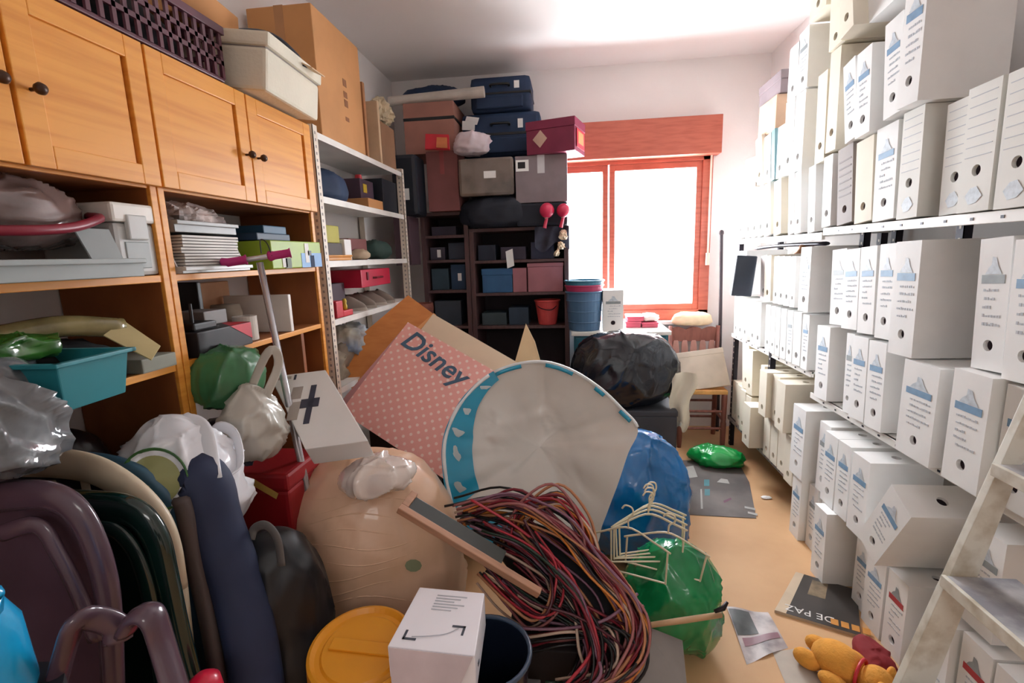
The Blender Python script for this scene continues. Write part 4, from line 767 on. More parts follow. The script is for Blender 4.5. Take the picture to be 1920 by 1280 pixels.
solo('garbage_bag', 'added dark bag darkening the bay under the teal basket', 'garbage bag', blob(.10, .17, .53, 92, .02, 5, 64, 40), MATS['dark bay filler'], (-1.385, .74, .085), smooth=True)  # another added bag, darkens the bay below the basket
solo('green_bag', 'rounded green plastic bag below the black box', 'bag', blob(.1, .12, .1, 74, .022, 8, 64, 40), mat('dull green plastic', (60,116,74), .3, coat=.3, var=.2), Vector(at(428, 705, 1.42)) - Vector((0,0,.10)), smooth=True)
solo('magenta_tube', 'dull magenta tube sticking out behind the white carrier bag', 'tube', MB().cyl((0,-.12,.01), (0,.1,0), .017, .017, 14), mat('dull magenta', (120,44,84), .5), (-1.12, 1.28, 1.03))
def carrier(label, c, rx, ry, rz, seed, material, handles, **kw):
    o = solo('carrier_bag', label, 'carrier bag', blob(rx, ry, rz, seed, **kw), material, c, smooth=True)
    for pts, r in handles: part('handle', MB().tube([Vector(p)-Vector(c) for p in spline(pts, 22)], r, 10, flat=.22, up=(0,1,0)), material, o, smooth=True)
    return o
WP = mat('white carrier plastic', (226,228,234), .28, coat=.2, var=.05)
wb = carrier('white carrier bag with green printed ring behind the garden chairs', Vector(at(335, 900, 1.12)) - Vector((0, 0, .19)), .165, .14, .19, 75, WP, [([at(300,850,1.08), at(330,800,1.12), at(360,790,1.14), at(385,815,1.12), at(400,900,1.05)], .022), ([at(395,830,1.2), at(410,800,1.22), at(440,815,1.2), at(450,870,1.15), at(425,895,1.1)], .016)], amp=.028, freq=5, nu=110, nv=70, e=.8, gather=.35)
ring = [(290+62*math.cos(a), 900+58*math.sin(a)) for a in [k*2*math.pi/40 for k in range(40)]]
patch_on(wb, 'print_disc', [(290+(x-290)*.8, 900+(y-900)*.8) for x, y in ring], mat('olive print', (158,160,110), .4))
rp_ = on_surface(wb, ring, .001)
if len(rp_) > 30: part('print_ring', MB().tube([wb.matrix_basis.inverted() @ p for p in rp_], .007, 6, flat=.4, closed=True), mat('green print', (62,110,56), .4), wb)
carrier('greyish carrier bag with tall handle beside the scooter', Vector(at(478, 790, 1.36)) - Vector((0,0,.12)), .085, .085, .12, 76, mat('greyish carrier plastic', (190,186,176), .3, coat=.2, var=.08), [([at(440,800,1.36), at(468,735,1.37), at(497,668,1.38), at(515,656,1.39), at(522,685,1.40), at(500,740,1.37), at(480,800,1.36)], .014)], amp=.035, freq=6, gather=.3)
# beige sack
bs = solo('beige_sack', 'large beige plastic sack with shiny knotted top on the pile', 'sack', blob(.345, .29, .42, 77, .016, 3.5, 120, 80, e=.8, sag=.15), mat('beige sack plastic', (228,190,160), .34, coat=.3, var=.1, scale=4, rgb2=(206,166,130)), (-.765, 1.63, 0), smooth=True)
kn = part('knotted_top', blob(.14, .10, .055, 78, .028, 4.5, 90, 56, e=.75).xf(Matrix.Rotation(-.2, 4, 'Y')), mat('shiny white plastic', (226,214,206), .1, coat=.8, var=.08), bs, smooth=True); kn.location = Vector(at(712, 880, 1.48)) - Vector(bs.location) - Vector((0,0,.07))
for k in range(9):   # horizontal stretch folds
    yy = 930 + k*26; pts = on_surface(bs, [(545 + i*14 + (k*17) % 30, yy + 10*math.sin(i*.35+k) - i*1.2) for i in range(14 + (k*5) % 7)], -.001)
    if len(pts) > 6: part('fold', MB().tube([p - Vector(bs.location) for p in pts], [.0006 + .0022*math.sin(math.pi*i/(len(pts)-1)) for i in range(len(pts))], 6), bs.data.materials[0], bs, smooth=True)
patch_on(bs, 'green_stain', [(775+16*math.cos(a), 1060+12*math.sin(a*1)) for a in [k*.628 for k in range(10)]], mat('faint green print', (140,148,116), .5))
# white round paddling pool standing on edge
out = [(850,955,1.95),(836,890,2.0),(834,830,2.05),(850,780,2.1),(880,735,2.16),(930,696,2.22),(1000,678,2.25),(1060,689,2.25),(1120,724,2.21),(1165,766,2.16),(1196,804,2.1),(1178,850,2.05),(1152,925,2.0),(1130,982,1.97),(1108,1028,1.93),(1000,1040,1.9),(920,1010,1.92)]
out = [(a, b2, c-.07) for a, b2, c in out]
bpts = spline([at(*p) for p in out + out[:1]], 97)[:-1]; C0 = at(1010, 850, 2.05); nb = len(bpts)
pool = thing('paddling_pool', 'white round paddling pool with blue printed rim standing on edge', 'pool', (C0.x, 2.0, .2)); po = Vector(pool.location)
def sheet(u, v, back=0.0):
    k = int(round(u*nb)) % nb; bp = bpts[k]; t = v; th = 2*math.pi*k/nb
    p = C0 + (bp-C0)*t
    fold = math.sin(th*11+1.3)*.5 + math.sin(th*17+.4)*.3
    d = .075*(1-t*t) + .022*fold*max(0, t-.35)*(1.15-t)*2.2 + .02*noise.noise(Vector((p.x*5, p.z*5, 2)))*t*(1-t)*3 + crease(Vector((p.x, 0, p.z)), 4, .010, 4)*min(1, 3*(1-t))*min(1, 4*t)
    return p + Vector((0, d+back, 0)) - po
SH = mat('white vinyl sheet', (216,214,208), .3, coat=.25, var=.04)
part('sheet', MB().grid(nb, 26, lambda u, v: sheet(u, .001+.999*v), wrap=True), SH, pool, smooth=True)
part('back_sheet', MB().grid(nb, 8, lambda u, v: sheet(u, .02+.98*v, .03*(1-v)), wrap=True), SH, pool, smooth=True)
BLU = mat('turquoise printed vinyl', (36,158,196), .25, coat=.4, var=.1)
ki = [int(nb*j/17) for j in range(17)]

def bandstrip(k0, k1, t0, t1, lift): return MB().grid(k1-k0+1, 5, lambda u, v: sheet((k0 + round(u*(k1-k0)))/nb, t0(u) + (t1-t0(u))*v, 0) + Vector((0, -lift, 0)))
KL = int(nb*5/17)
part('rim', bandstrip(0, KL, lambda u: .72 + .18*max(0, u-.45)/.55, 1.02, .010), BLU, pool, smooth=True)
part('rim', bandstrip(int(nb*15.6/17), nb-1, lambda u: .80, 1.02, .010), BLU, pool, smooth=True)
part('rim_welt', MB().tube([p + Vector((0,-.006,0)) - po for p in bpts[:KL]], .009, 8), mat('white vinyl piping', (232,238,240), .3), pool, smooth=True)
topp = bpts[int(nb*5/17):int(nb*10.2/17)]
part('piping', MB().tube([p - po for p in topp], .008, 8), mat('white vinyl piping', (232,238,240), .3), pool, smooth=True)
for a, b2 in ((0, 5), (8, 14), (17, 20), (23, 27)):
    seg = topp[a:b2]
    if len(seg) > 2: part('rim_print', MB().tube([p + (C0-p).normalized()*.012 + Vector((0,-.006,0)) - po for p in seg], .009, 8, flat=.5, up=(0,1,0)), BLU, pool, smooth=True)
for (k, t_, w_, h_) in ((3,.9,.05,.03), (9,.88,.03,.05), (14,.9,.045,.03), (19,.9,.03,.03), (25,.93,.05,.016)):
    q0 = sheet(k/nb, t_) + Vector((0,-.016,0))
    part('print_blob', MB().grid(16, 4, lambda u, v: q0 + Vector((w_*.62*v*math.cos(2*math.pi*u)*(1+.35*math.sin(6*math.pi*u+k)), -.002*(1-v*v), h_*.7*v*math.sin(2*math.pi*u)*(1+.3*math.cos(4*math.pi*u+k)))), wrap=True), mat('pale print', (206,226,232), .35), pool, smooth=True)
# blue bag behind the pool
BB = mat('blue plastic', (10,108,176), .2, coat=.5, var=.15)
solo('blue_bag', 'glossy blue plastic bag standing behind the pool', 'bag', blob(.285, .22, .33, 79, .035, 4.5, 110, 70, e=.72, gather=.2), BB, (.305, 2.38, 0), smooth=True)
# cable hank
rnd = random.Random(5)
cbx = thing('cable_bundle', 'big tangled hank of red, black and tan cables on the floor', 'cables', (0, 1.4, 0)); cbo = Vector(cbx.location)
CABS = [mat('cable ' + n, c, .35, var=.05) for n, c in (('black',(20,20,22)), ('black',(20,20,22)), ('black',(20,20,22)), ('dark red',(120,30,44)), ('dark red',(120,30,44)), ('maroon',(78,30,42)), ('tan',(186,128,90)), ('orange',(208,128,54)), ('mauve',(132,92,112)), ('dark green',(22,48,34)), ('red',(176,48,62)), ('dusty rose',(160,100,100)), ('pale',(206,180,160)))]
FAM = [([(865,965,1.60),(950,945,1.60),(1050,1000,1.54),(1130,1075,1.46),(1190,1165,1.38),(1175,1245,1.30),(1080,1310,1.22)], 38, 22, .05),
       ([(950,1020,1.58),(985,955,1.62),(1045,935,1.63),(1095,985,1.58),(1120,1060,1.52),(1170,1120,1.44),(1198,1200,1.36),(1150,1290,1.28)], 26, 14, .05),
       ([(905,1075,1.46),(960,1130,1.40),(1010,1165,1.36),(1040,1130,1.38),(1030,1060,1.45),(980,990,1.53)], 10, 18, .04),
       ([(890,985,1.56),(985,1030,1.50),(1060,1110,1.42),(1110,1200,1.34),(1110,1270,1.28),(1050,1330,1.2)], 30, 26, .06),
       ([(890,1180,1.40),(960,1200,1.34),(1050,1190,1.33),(1130,1180,1.36),(1185,1130,1.42)], 12, 14, .04),
       ([(930,1060,1.47),(1000,1120,1.41),(1090,1160,1.37),(1160,1200,1.33),(1140,1270,1.28),(1040,1290,1.26)], 16, 24, .05)]
for pts, n_c, jit, jy in FAM:
    for k in range(n_c):
        s1 = rnd.gauss(0, 1); s2 = rnd.gauss(0, 1); s3 = rnd.gauss(0, .6)
        P_ = [at(px + jit*.55*s1 + rnd.gauss(0, jit*.35), py + jit*.6*s2 + rnd.gauss(0, jit*.3), Yy + jy*s3 + rnd.gauss(0, jy*.3)) for px, py, Yy in pts]
        part('cable', MB().tube([p - cbo for p in spline(P_, 34)], .0042 + .0012*rnd.random(), 5), CABS[rnd.randrange(len(CABS))], cbx, smooth=True)
core = spline([at(930,1010,1.66), at(1030,1060,1.60), at(1110,1150,1.5), at(1120,1260,1.40)], 20)
solo('cable_dark_core', 'added dark core inside the cable hank', 'sack', MB().tube(core, [.03,.05,.07,.085,.1] + [.12]*11 + [.1,.09,.08,.05], 16), BLACKCLOTH, smooth=True).name = 'dark_core'  # dark core added so the hank cannot be seen through
carton('dark_crate', 'dark crate under the dark core and cables', 'crate', (-.22, 1.36, 0), (.12, 1.66, .30), mat('dark brown crate', (44,34,34), .7), bevel=.006)
# wooden frame stick with dark mirror-like panel
A, Bp = at(748, 952, 1.36), at(1012, 1112, 1.32); dv = (Bp-A).normalized()
fr_ = thing('picture_frame', 'pale wooden picture frame edge lying across the cables', 'picture frame', A); M = frame_of(Vector((0,0,0)), dv, Vector((.25,1,.15))); LEN = (Bp-A).length
part('frame_side', B((0,-.012,-.012), (LEN,.012,.012)), mat('pale frame wood', (186,140,112), .5, stretch=(2,20,20)), fr_, .003).matrix_basis = M
part('backing', B((.01,.012,-.006), (LEN*.72,.075,.0)), mat('dark green glass', (26,34,26), .4, coat=.1, var=.3), fr_, .002).matrix_basis = M
part('frame_end', B((0,.012,-.012), (.024,.08,.012)), mat('pale frame wood', (186,140,112)), fr_, .003).matrix_basis = M
# white box on the dark tub, orange lidded bucket
TL, TR, BL, BR = at(787,1103,1.20), at(908,1103,1.19), at(727,1216,.985), at(890,1227,.975)
zt_ = .625; TL.z = TR.z = BL.z = BR.z = zt_
wx = thing('slim_carton', 'white slim carton with printed corner marks over the dark tub', 'carton', ((TL.x+BR.x)/2, (TL.y+BR.y)/2, zt_-.1)); o = Vector(wx.location)
dn = Vector((0,0,-.1)); q = [TL, BL, BR, TR]
part('body', MB().add([c-o for c in q] + [c+dn-o for c in q], [(0,1,2,3),(7,6,5,4),(0,4,5,1),(1,5,6,2),(2,6,7,3),(3,7,4,0)]), mat('bright white card', (240,238,244), .45, var=.02), wx, .0025)
ux, uy = (BR-BL), (TL-BL); M = frame_of(BL-o+Vector((0,0,.0005)), ux, uy); BW, BH = ux.length, uy.length
INK = mat('dark grey ink', (70,76,88), .5); LG = mat('light grey ink', (196,198,206), .5)
mb = MB()
for (x, y, sx, sy) in ((.12,.12,1,1), (.80,.40,-1,-1)):
    L1 = .1; mb.box((x*BW, y*BH, -.0004), (x*BW+sx*.035, y*BH+sy*.006, .0009)).box((x*BW, y*BH, -.0004), (x*BW+sx*.006, y*BH+sy*.03, .0009))
part('corner_mark', mb, INK, wx).matrix_basis = M
part('line_drawing', MB().tube(spline([(BW*.22,BH*.17,.0005),(BW*.4,BH*.2,.0005),(BW*.6,BH*.26,.0005),(BW*.72,BH*.36,.0005)], 14), .002, 6, flat=.4), LG, wx).matrix_basis = M
mb = MB()
for k in range(6): mb.box((BW*.3, BH*(.62+.05*k), -.0004), (BW*(.55+.07*(k % 3)), BH*(.635+.05*k), .0008))
part('small_print', mb, LG, wx).matrix_basis = M
part('side_mark', B((BW+.0004,BH*.1,-.05), (BW+.0015,BH*.16,-.04)), INK, wx).matrix_basis = M
part('end_flap', slab(*[c-o for c in (BL+Vector((.004,-.003,-.001)), BL+Vector((.012,-.022,-.09)), BR+Vector((-.045,-.022,-.09)), BR+Vector((-.004,-.003,-.001)))], .0015), mat('pinkish white card', (214,200,204), .6), wx)
bucket('dark_tub', 'dark navy plastic tub under the white slim carton', 'tub', (-.24, 1.10, .30), .1, .125, .222, mat('navy plastic', (22,30,46), .25, coat=.3), mat('navy rim', (60,76,96), .25), handle=False)
carton('foam_block', 'grey block under the dark navy tub', 'block', (-.4, .95, 0), (-.1, 1.25, .3), mat('dim grey card', (90,88,88), .7))
ob = bucket('lidded_bucket', 'bucket with orange-yellow lid in front of the beige sack', 'bucket', (-.575, 1.10, .10), .115, .13, .43, mat('white bucket plastic', (206,200,190), .4), handle=True)
ob.rotation_euler = (.1, .05, 0); OL = mat('orange yellow lid', (226,152,36), .4, var=.06)
part('lid', MB().lathe([(.001,.452),(.1,.452),(.106,.446),(.118,.446),(.128,.458),(.136,.455),(.138,.42),(.001,.42)], 48), OL, ob); part('lid_grip', MB().box((-.085,-.018,.4515), (.085,.018,.459)), OL, ob, .003)
# hangers and the green bag
GP = mat('green plastic bag', (24,142,82), .22, coat=.4, var=.2, rgb2=(14,104,58))
gbg = solo('green_bag', 'bright green plastic bag with hangers standing on it', 'bag', blob(.185, .165, .215, 81, .028, 5, 110, 66, e=.75, gather=.2), GP, (.385, 1.775, .0), smooth=True)
HW = mat('ivory plastic', (222,214,186), .45)
def hanger(label, p, rz, lean, tilt):
    t = thing('clothes_hanger', label, 'hanger', p, (lean, tilt, rz), 'ivory clothes hangers on the green bag'); r = .0042
    part('hook', MB().tube(spline([(0,0,.19),(0,0,.225),(.016,0,.245),(.012,0,.27),(-.012,0,.275),(-.024,0,.26)], 18), r*.8, 6), HW, t, smooth=True)
    part('shoulder', MB().tube(spline([(-.15,0,.125),(-.1,0,.15),(0,0,.19),(.1,0,.15),(.15,0,.125)], 18), r*1.3, 8, flat=.7), HW, t, smooth=True)
    for s_ in (-1, 1): part('upright', MB().cyl((s_*.14,0,.13), (s_*.135,0,.0), r*.9, r*.8, 6), HW, t)
    part('crossbar', MB().cyl((-.136,0,.004), (.136,0,.004), r*.8, r*.8, 6), HW, t)
hp = [(.20,1.66,.40,-.35,.0,.0), (.275,1.71,.418,.15,-.1,.05), (.285,1.735,.42,.22,-.12,.06), (.295,1.76,.42,.3,-.14,.04), (.305,1.785,.42,.36,-.1,.05), (.33,1.70,.39,-.2,.2,.1)]
for k, (x, y, z, rz, ln, tl) in enumerate(hp): hanger(['ivory clothes hanger leaning toward the cables, hook free of the cluster', 'foremost ivory hanger of the hooked cluster', 'second ivory hanger of the hooked cluster', 'third ivory hanger of the hooked cluster', 'rearmost ivory hanger of the hooked cluster', 'ivory clothes hanger tilted over the green bag'][k], (x, y, z-.03), rz, ln, tl)
# hammer-like tool, grey panel
hm = thing('hammer', 'wooden-handled hammer resting on the green bag', 'hammer', at(1215, 1172, 1.50)); o = Vector(hm.location)
part('handle', MB().tube([Vector((0,0,0)), (at(1285,1162,1.53)-o), (at(1352,1152,1.56)-o)], [.011,.013,.012], 12, flat=.8), mat('pale handle wood', (196,160,122), .5), hm, smooth=True)
part('head', MB().tube([at(1340,1146,1.55)-o, at(1356,1140,1.56)-o, at(1364,1128,1.57)-o], [.006,.009,.005], 10), mat('dark forged steel', (44,36,40), .45, metal=.5), hm, smooth=True)
part('ferrule', MB().tube([(0,0,.0), at(1205,1165,1.49)-o, at(1200,1152,1.48)-o], [.012,.01,.005], 10), mat('grey steel', (150,152,156), .35, metal=.6), hm, smooth=True)
wslab('grey_board', 'grey flat panel leaning below the hammer', 'board', [at(1205,1170,1.50), at(1165,1300,1.32), at(1290,1300,1.36), at(1280,1200,1.50)], .012, mat('mid grey board', (138,132,128), .6))

# ================================================================== left foreground: garden chairs and bags
def frame_chair(label, color, rim, Y, inner, base_y, legs=True, wid=.028, slats=3, group='folded plastic garden chairs', extra=None, solid=True):
    """resin garden chair: the back frame follows measured points, the seat and legs stand below it"""
    pts = [at(px, py, Y + dy) for px, py, dy in rim]; c = pts[len(pts)//2]; o = Vector((-1.08, base_y, 0))
    t = thing('garden_chair', label, 'chair', o, group=group)
    sp = spline(pts, 48); wid = [wid*(1.15-.35*k/47) for k in range(48)] if not isinstance(wid, list) else wid
    part('back_frame', MB().tube([p-o for p in sp], wid, 12, flat=.6, up=(0,1,0)), color, t, smooth=True)
    if inner:
        ip = spline([at(px, py, Y + dy) for px, py, dy in inner], 30); part('inner_rail', MB().tube([p-o for p in ip], wid[0]*.5, 10, flat=.5, up=(0,1,0)), color, t, smooth=True)
    zt = max(p.z for p in pts); xr = max(p.x for p in pts); xl = xr - .34
    DKP = {True: color, False: mat('dark chair openings', (34,31,36), .5, var=.3, scale=9)}[solid]  # darkness of the openings below the beige rail put into the panel colour
    rp = sp[2:-2]; m_ = len(rp)
    part('back_panel', MB().grid(m_, 10, lambda u, v: (rp[int(round(u*(m_-1)))].lerp(Vector((xl+.03+(xr-xl-.06)*u, Y, .44)), .02+.98*v) + Vector((0, .012, 0)) - o)), DKP, t, smooth=True)
    for k in range(slats): x = xl + .05 + k*((xr-xl-.16)/max(1, slats-1)); part('back_slat', MB().tube([Vector((x, Y+.03, .46))-o, Vector((x, Y+.012, .8))-o, Vector((x, Y+.008, zt-.05))-o], .012, 8, flat=.4, up=(0,1,0)), color, t, smooth=True)
    part('seat', B(Vector((xl+.05, Y-.006, .10))-o, Vector((xr-.05, Y+.014, .44))-o), color, t, .008)
    for sx in (xl+.02, xr-.02): part('leg', MB().tube([Vector((sx, Y, 0))-o, Vector((sx, Y, .46))-o], [.02, .024], 8, flat=.7, up=(0,1,0)), color, t)
    part('upright', MB().tube([Vector((xr-.02, Y, .45))-o, sp[-1]-o], wid[-1], 10, flat=.6, up=(0,1,0)), color, t, smooth=True)
    for pl, r in (extra or []): part('armrest', MB().tube([at(*p)-o for p in spline_in(pl)], r, 10, flat=.55, up=(1,0,0)), color, t, smooth=True)
    return t
def spline_in(pl): return [tuple(p) for p in spline([Vector(p) for p in pl], 26)]
PUR = mat('purple brown resin', (84, 64, 76), .22, coat=.3, var=.12); GRN = mat('dark green resin', (12, 38, 34), .14, coat=.5, var=.1)
BEI = mat('beige resin', (206, 190, 164), .4, var=.06); BLG = mat('blue grey resin', (62, 100, 124), .4)
frame_chair('blue-grey folded garden chair at the rear of the leaning chairs', BLG, [(60,880,0),(160,868,0),(250,886,0),(308,935,0),(346,1000,0),(360,1070,0)], 1.0, None, .95, slats=0)
frame_chair('beige folded garden chair with broad curved top rail', BEI, [(-120,885,0),(-20,868,0),(80,866,0),(170,878,0),(240,915,0),(290,965,0),(315,1020,0),(330,1100,0)], .93, None, .85, wid=.036, solid=False)
frame_chair('dark green glossy folded garden chair between the beige and purple ones', GRN, [(-60,970,0),(60,948,0),(180,948,0),(250,960,0),(290,1005,0),(310,1080,0),(335,1190,0),(365,1300,0)], .82, [(40,1020,-.02),(180,990,-.02),(235,1010,-.02),(270,1080,-.02),(290,1180,-.02),(305,1300,-.02)], .72, wid=.032, slats=0)
frame_chair('purple-brown folded garden chair in front of the green one', PUR, [(-140,990,0),(-60,945,0),(40,928,0),(110,935,0),(155,975,0),(190,1060,0),(205,1150,0),(212,1290,0)], .70, [(0,1000,-.03),(70,985,-.02),(110,1040,-.02),(150,1120,-.02),(180,1200,-.02)], .6, slats=0, extra=[([(100,1300,.56),(125,1210,.56),(142,1165,.56),(170,1158,.58),(215,1172,.6),(222,1200,.6)], .02), ([(238,1180,.6),(258,1152,.6),(285,1155,.6),(305,1210,.6),(335,1310,.58)], .022)])
# padded navy folding seat and black rucksack
ns = thing('padded_seat', 'navy padded folding seat standing behind the chairs', 'seat', (-.95, 1.0, 0)); o = Vector(ns.location)
part('shell', MB().tube([at(*p)-o for p in spline_in([(345,960,1.04),(345,905,1.04),(365,888,1.05),(390,915,1.05),(405,980,1.04),(440,1080,1.02),(470,1200,.98),(490,1330,.95)])], [.032]*4+[.045,.052,.058]+[.062]*19, 14, flat=.55), mat('navy padding', (34,44,74), .7, var=.15), ns, smooth=True)
part('lining', MB().tube([at(*p)-o for p in spline_in([(338,930,1.0),(348,960,1.0),(365,1050,.99),(395,1180,.96),(420,1330,.93)])], [.03]+[.042]*25, 14, flat=.5), mat('brown lining', (84,72,70), .8, var=.12), ns, smooth=True)
part('frame_leg', MB().tube([Vector((.05,.02,0)), Vector((.12,.0,.3)), at(475,1250,.97)-o], .02, 8), BLACK, ns); part('frame_leg', MB().tube([Vector((-.12,.02,0)), Vector((-.05,.0,.3)), at(415,1300,.93)-o], .02, 8), BLACK, ns)
rk = solo('rucksack', 'black rucksack between the padded seat and the beige sack', 'rucksack', blob(.15, .13, .41, 85, .02, 5, 72, 48, e=.7), mat('black nylon', (18,20,26), .45, var=.2), (-.83, 1.14, 0), smooth=True)
part('strap', MB().tube([at(*p)-Vector(rk.location) for p in spline_in([(470,1010,1.08),(478,990,1.09),(500,985,1.09),(520,1010,1.08),(528,1060,1.07)])], .012, 8, flat=.4, up=(0,1,0)), mat('grey webbing', (96,92,90), .6), rk, smooth=True)
# small plastics at the bottom edge
tq = thing('plastic_jug', 'bright blue plastic jug beside the garden chairs', 'jug', at(-10, 1320, .50)); o = Vector(tq.location); CY = mat('bright cyan plastic', (20,164,222), .25, coat=.3)
part('body', MB().lathe([(.001,0),(.045,0),(.05,.02),(.046,.12),(.03,.16),(.026,.175)], 24), CY, tq, smooth=True); part('spout', MB().tube([(.02,0,.15),(.04,0,.18),(.05,0,.175)], [.02,.014,.008], 12), CY, tq, smooth=True)
solo('plastic_stool', 'grey tall stool carrying the blue jug', 'stool', MB().lathe([(.07,0),(.06,.02),(.04,.4),(.05,.7),(.075,max(.3, o.z-.02)),(.075,o.z),(.001,o.z)], 20), mat('dark stool plastic', (34,34,40), .5), (o.x, o.y, 0))
pr = at(382, 1275, .78)
solo('red_ball', 'crimson plastic skittle beside the purple chair', 'toy', MB().lathe([(.03,0),(.04,.03),(.045,pr.z-.35),(.03,pr.z-.12),(.022,pr.z-.07),(.034,pr.z-.03),(.03,pr.z+.0),(.016,pr.z+.012),(.001,pr.z+.015)], 20), mat('crimson plastic', (206,24,60), .3, coat=.3), (pr.x, pr.y, 0), smooth=True).name = 'toy_skittle'
# scooter
SIL = mat('silver tube', (196,196,200), .25, metal=.7); GRIP = mat('magenta grip', (186,40,120), .5)
top, bot = at(487, 492, 1.55), at(528, 690, 1.53); d_ = (bot-top).normalized()
sc = thing('kick_scooter', 'silver kick scooter with magenta grips by the cupboard', 'scooter', (top + d_*(top.z/abs(d_.z)*.93))*1.0); o = Vector(sc.location); o.z = 0; sc.location = o
foot = top + d_*(top.z-.1)/abs(d_.z)
part('steering_tube', MB().cyl(top-o, foot-o, .011, .015, 12), SIL, sc, smooth=True)
hl_, hr_ = at(414, 494, 1.50), at(545, 474, 1.60)
part('handlebar', MB().cyl(hl_-o, hr_-o, .009, .009, 10), SIL, sc, smooth=True)
for a, b2 in ((hl_, hl_.lerp(hr_, .36)), (hl_.lerp(hr_, .66), hr_)):
    part('grip', MB().tube([a-o, a.lerp(b2, .08)-o, a.lerp(b2, .3)-o, a.lerp(b2, .9)-o, b2-o], [.012,.018,.014,.014,.018], 12), GRIP, sc, smooth=True)
part('brake_cable', MB().tube([p-o for p in spline([at(510,480,1.56), at(500,455,1.57), at(488,450,1.57), at(490,475,1.56)], 14)], .002, 5), BLACK, sc)
part('deck', B(foot-o+Vector((-.05,.03,-.03)), foot-o+Vector((.05,.05,.45))), SIL, sc, .006)
for yy, zz in ((-.02, -.045), (.03, .5)): part('wheel', MB().lathe([(.015,-.012),(.05,-.012),(.055,0),(.05,.012),(.015,.012)], 20).xf(Matrix.Translation(foot-o+Vector((0,yy,zz))) @ Matrix.Rotation(math.pi/2, 4, 'Y')), GRIP, sc, smooth=True)
# crumpled packaging behind the boards
solo('crumpled_bag', 'crumpled white and blue printed bag behind the orange board', 'bag', blob(.12, .12, .1, 86, .04, 9, 64, 40), mat('white blue printed film', (206,202,186), .4, rgb2=(60,120,180), scale=5), Vector(at(655, 640, 2.62)) - Vector((0,0,.10)), smooth=True)
solo('crumpled_bag', 'crumpled grey-beige bag at the foot of the metal shelf', 'bag', blob(.17, .14, .12, 87, .04, 7, 64, 40), mat('grey beige film', (176,164,144), .5, rgb2=(92,92,92), scale=6), Vector(at(590, 690, 2.42)) - Vector((0,0,.12)), smooth=True)
carton('dark_crate', 'dark crate under the crumpled bags by the metal shelf', 'crate', (-1.12, 2.45, 0), (-.80, 2.9, .84), mat('dark brown crate', (44,34,34)), bevel=.006)

# ================================================================== floor and step ladder
DC = mat('dark printed cardboard', (84, 78, 76), .6, var=.12, rgb2=(120,112,108), scale=3)
outl = [(1252,862),(1385,868),(1405,905),(1418,972),(1285,965),(1245,950)]
fc = thing('flattened_carton', 'dark printed flattened carton on the tan floor', 'cardboard', atz(1330, 920)); o = Vector(fc.location)
bt = [atz(*p) - o + Vector((0,0,.004)) for p in outl]; n = len(bt)
part('sheet', MB().add(bt + [p - Vector((0,0,.0035)) for p in bt], [tuple(range(n)), tuple(range(n, 2*n))[::-1]] + [(k, (k+1) % n, n+(k+1) % n, n+k) for k in range(n)]), DC, fc)
def decal(parent, o, pts, m_, z=.0055): part('print', MB().add([atz(*p) - o + Vector((0,0,z)) for p in pts], [tuple(range(len(pts)))]), m_, parent)
PWH = mat('pale worn print', (170,168,164), .7, var=.1); PBL = mat('teal print', (70,130,140), .6)
for pts in ([(1262,880),(1300,874),(1308,895),(1275,900)], [(1344,905),(1352,898),(1364,900),(1368,908)], [(1272,920),(1290,918),(1292,940),(1276,945)], [(1313,918),(1316,918),(1318,955),(1314,955)], [(1396,950),(1416,954),(1416,958),(1396,954)], [(1402,960),(1420,964),(1420,968),(1402,964)]): decal(fc, o, pts, PWH)
for pts in ([(1320,900),(1330,900),(1330,912),(1320,912)], [(1321,918),(1331,918),(1331,930),(1321,930)]): decal(fc, o, pts, PBL)
decal(fc, o, [(1356,940),(1370,934),(1372,937),(1358,944)], mat('plum scrap', (110,70,92), .6))
solo('green_bag', 'flat crumpled bright green bag by the rustic chair', 'bag', blob(.185, .12, .065, 88, .03, 7, 80, 50, e=.8), mat('vivid green plastic', (22,170,80), .3, coat=.3, var=.2), atz(1340, 868), (0, 0, -.3), smooth=True)
solo('paper_scrap', 'small white paper scrap on the floor by the racks', 'paper', blob(.03, .02, .006, 89, .006, 30, 24, 14), WHITECARD, atz(1437, 934))
mg = thing('magazine', 'dark magazine with white lettering on the floor', 'magazine', atz(1530, 1140)); o = Vector(mg.location)
c4 = [atz(1492,1076), atz(1452,1148), atz(1614,1197), atz(1606,1110)]; up_ = Vector((0,0,.012))
part('pages', MB().add([c-o for c in c4] + [c-o+up_ for c in c4], [(3,2,1,0),(4,5,6,7),(0,1,5,4),(1,2,6,5),(2,3,7,6),(3,0,4,7)]), mat('page edges', (190,176,158), .8), mg)
def lerp4(u, v): return (c4[0].lerp(c4[3], u)).lerp(c4[1].lerp(c4[2], u), v) - o + Vector((0,0,.0126))
part('cover', MB().add([lerp4(*p) for p in ((.14,0),(1,0),(1,1),(.14,1))], [(0,1,2,3)]), mat('dark cover', (70,66,64), .3, var=.15), mg)
part('spine_strip', MB().add([lerp4(*p) for p in ((0,0),(.14,0),(.14,1),(0,1))], [(0,1,2,3)]), mat('beige cover strip', (206,186,158), .4), mg)
part('picture', MB().add([lerp4(*p)+Vector((0,0,.0005)) for p in ((.3,.08),(.55,.08),(.55,.45),(.3,.45))], [(0,1,2,3)]), mat('sepia picture', (140,122,96), .4, var=.3, scale=20), mg)
xd = (c4[1]-c4[2]).normalized(); yd = (c4[1]-c4[0]).normalized()
ME = frame_of(lerp4(.42, .86) + Vector((0,0,.0008)), -(c4[2]-c4[1]), -(c4[1]-c4[0]) * -1 if False else (c4[1]-c4[0]))
ME = frame_of(lerp4(.40, .86) + Vector((0,0,.0008)), (c4[1]-c4[2]), (c4[1]-c4[0])); 
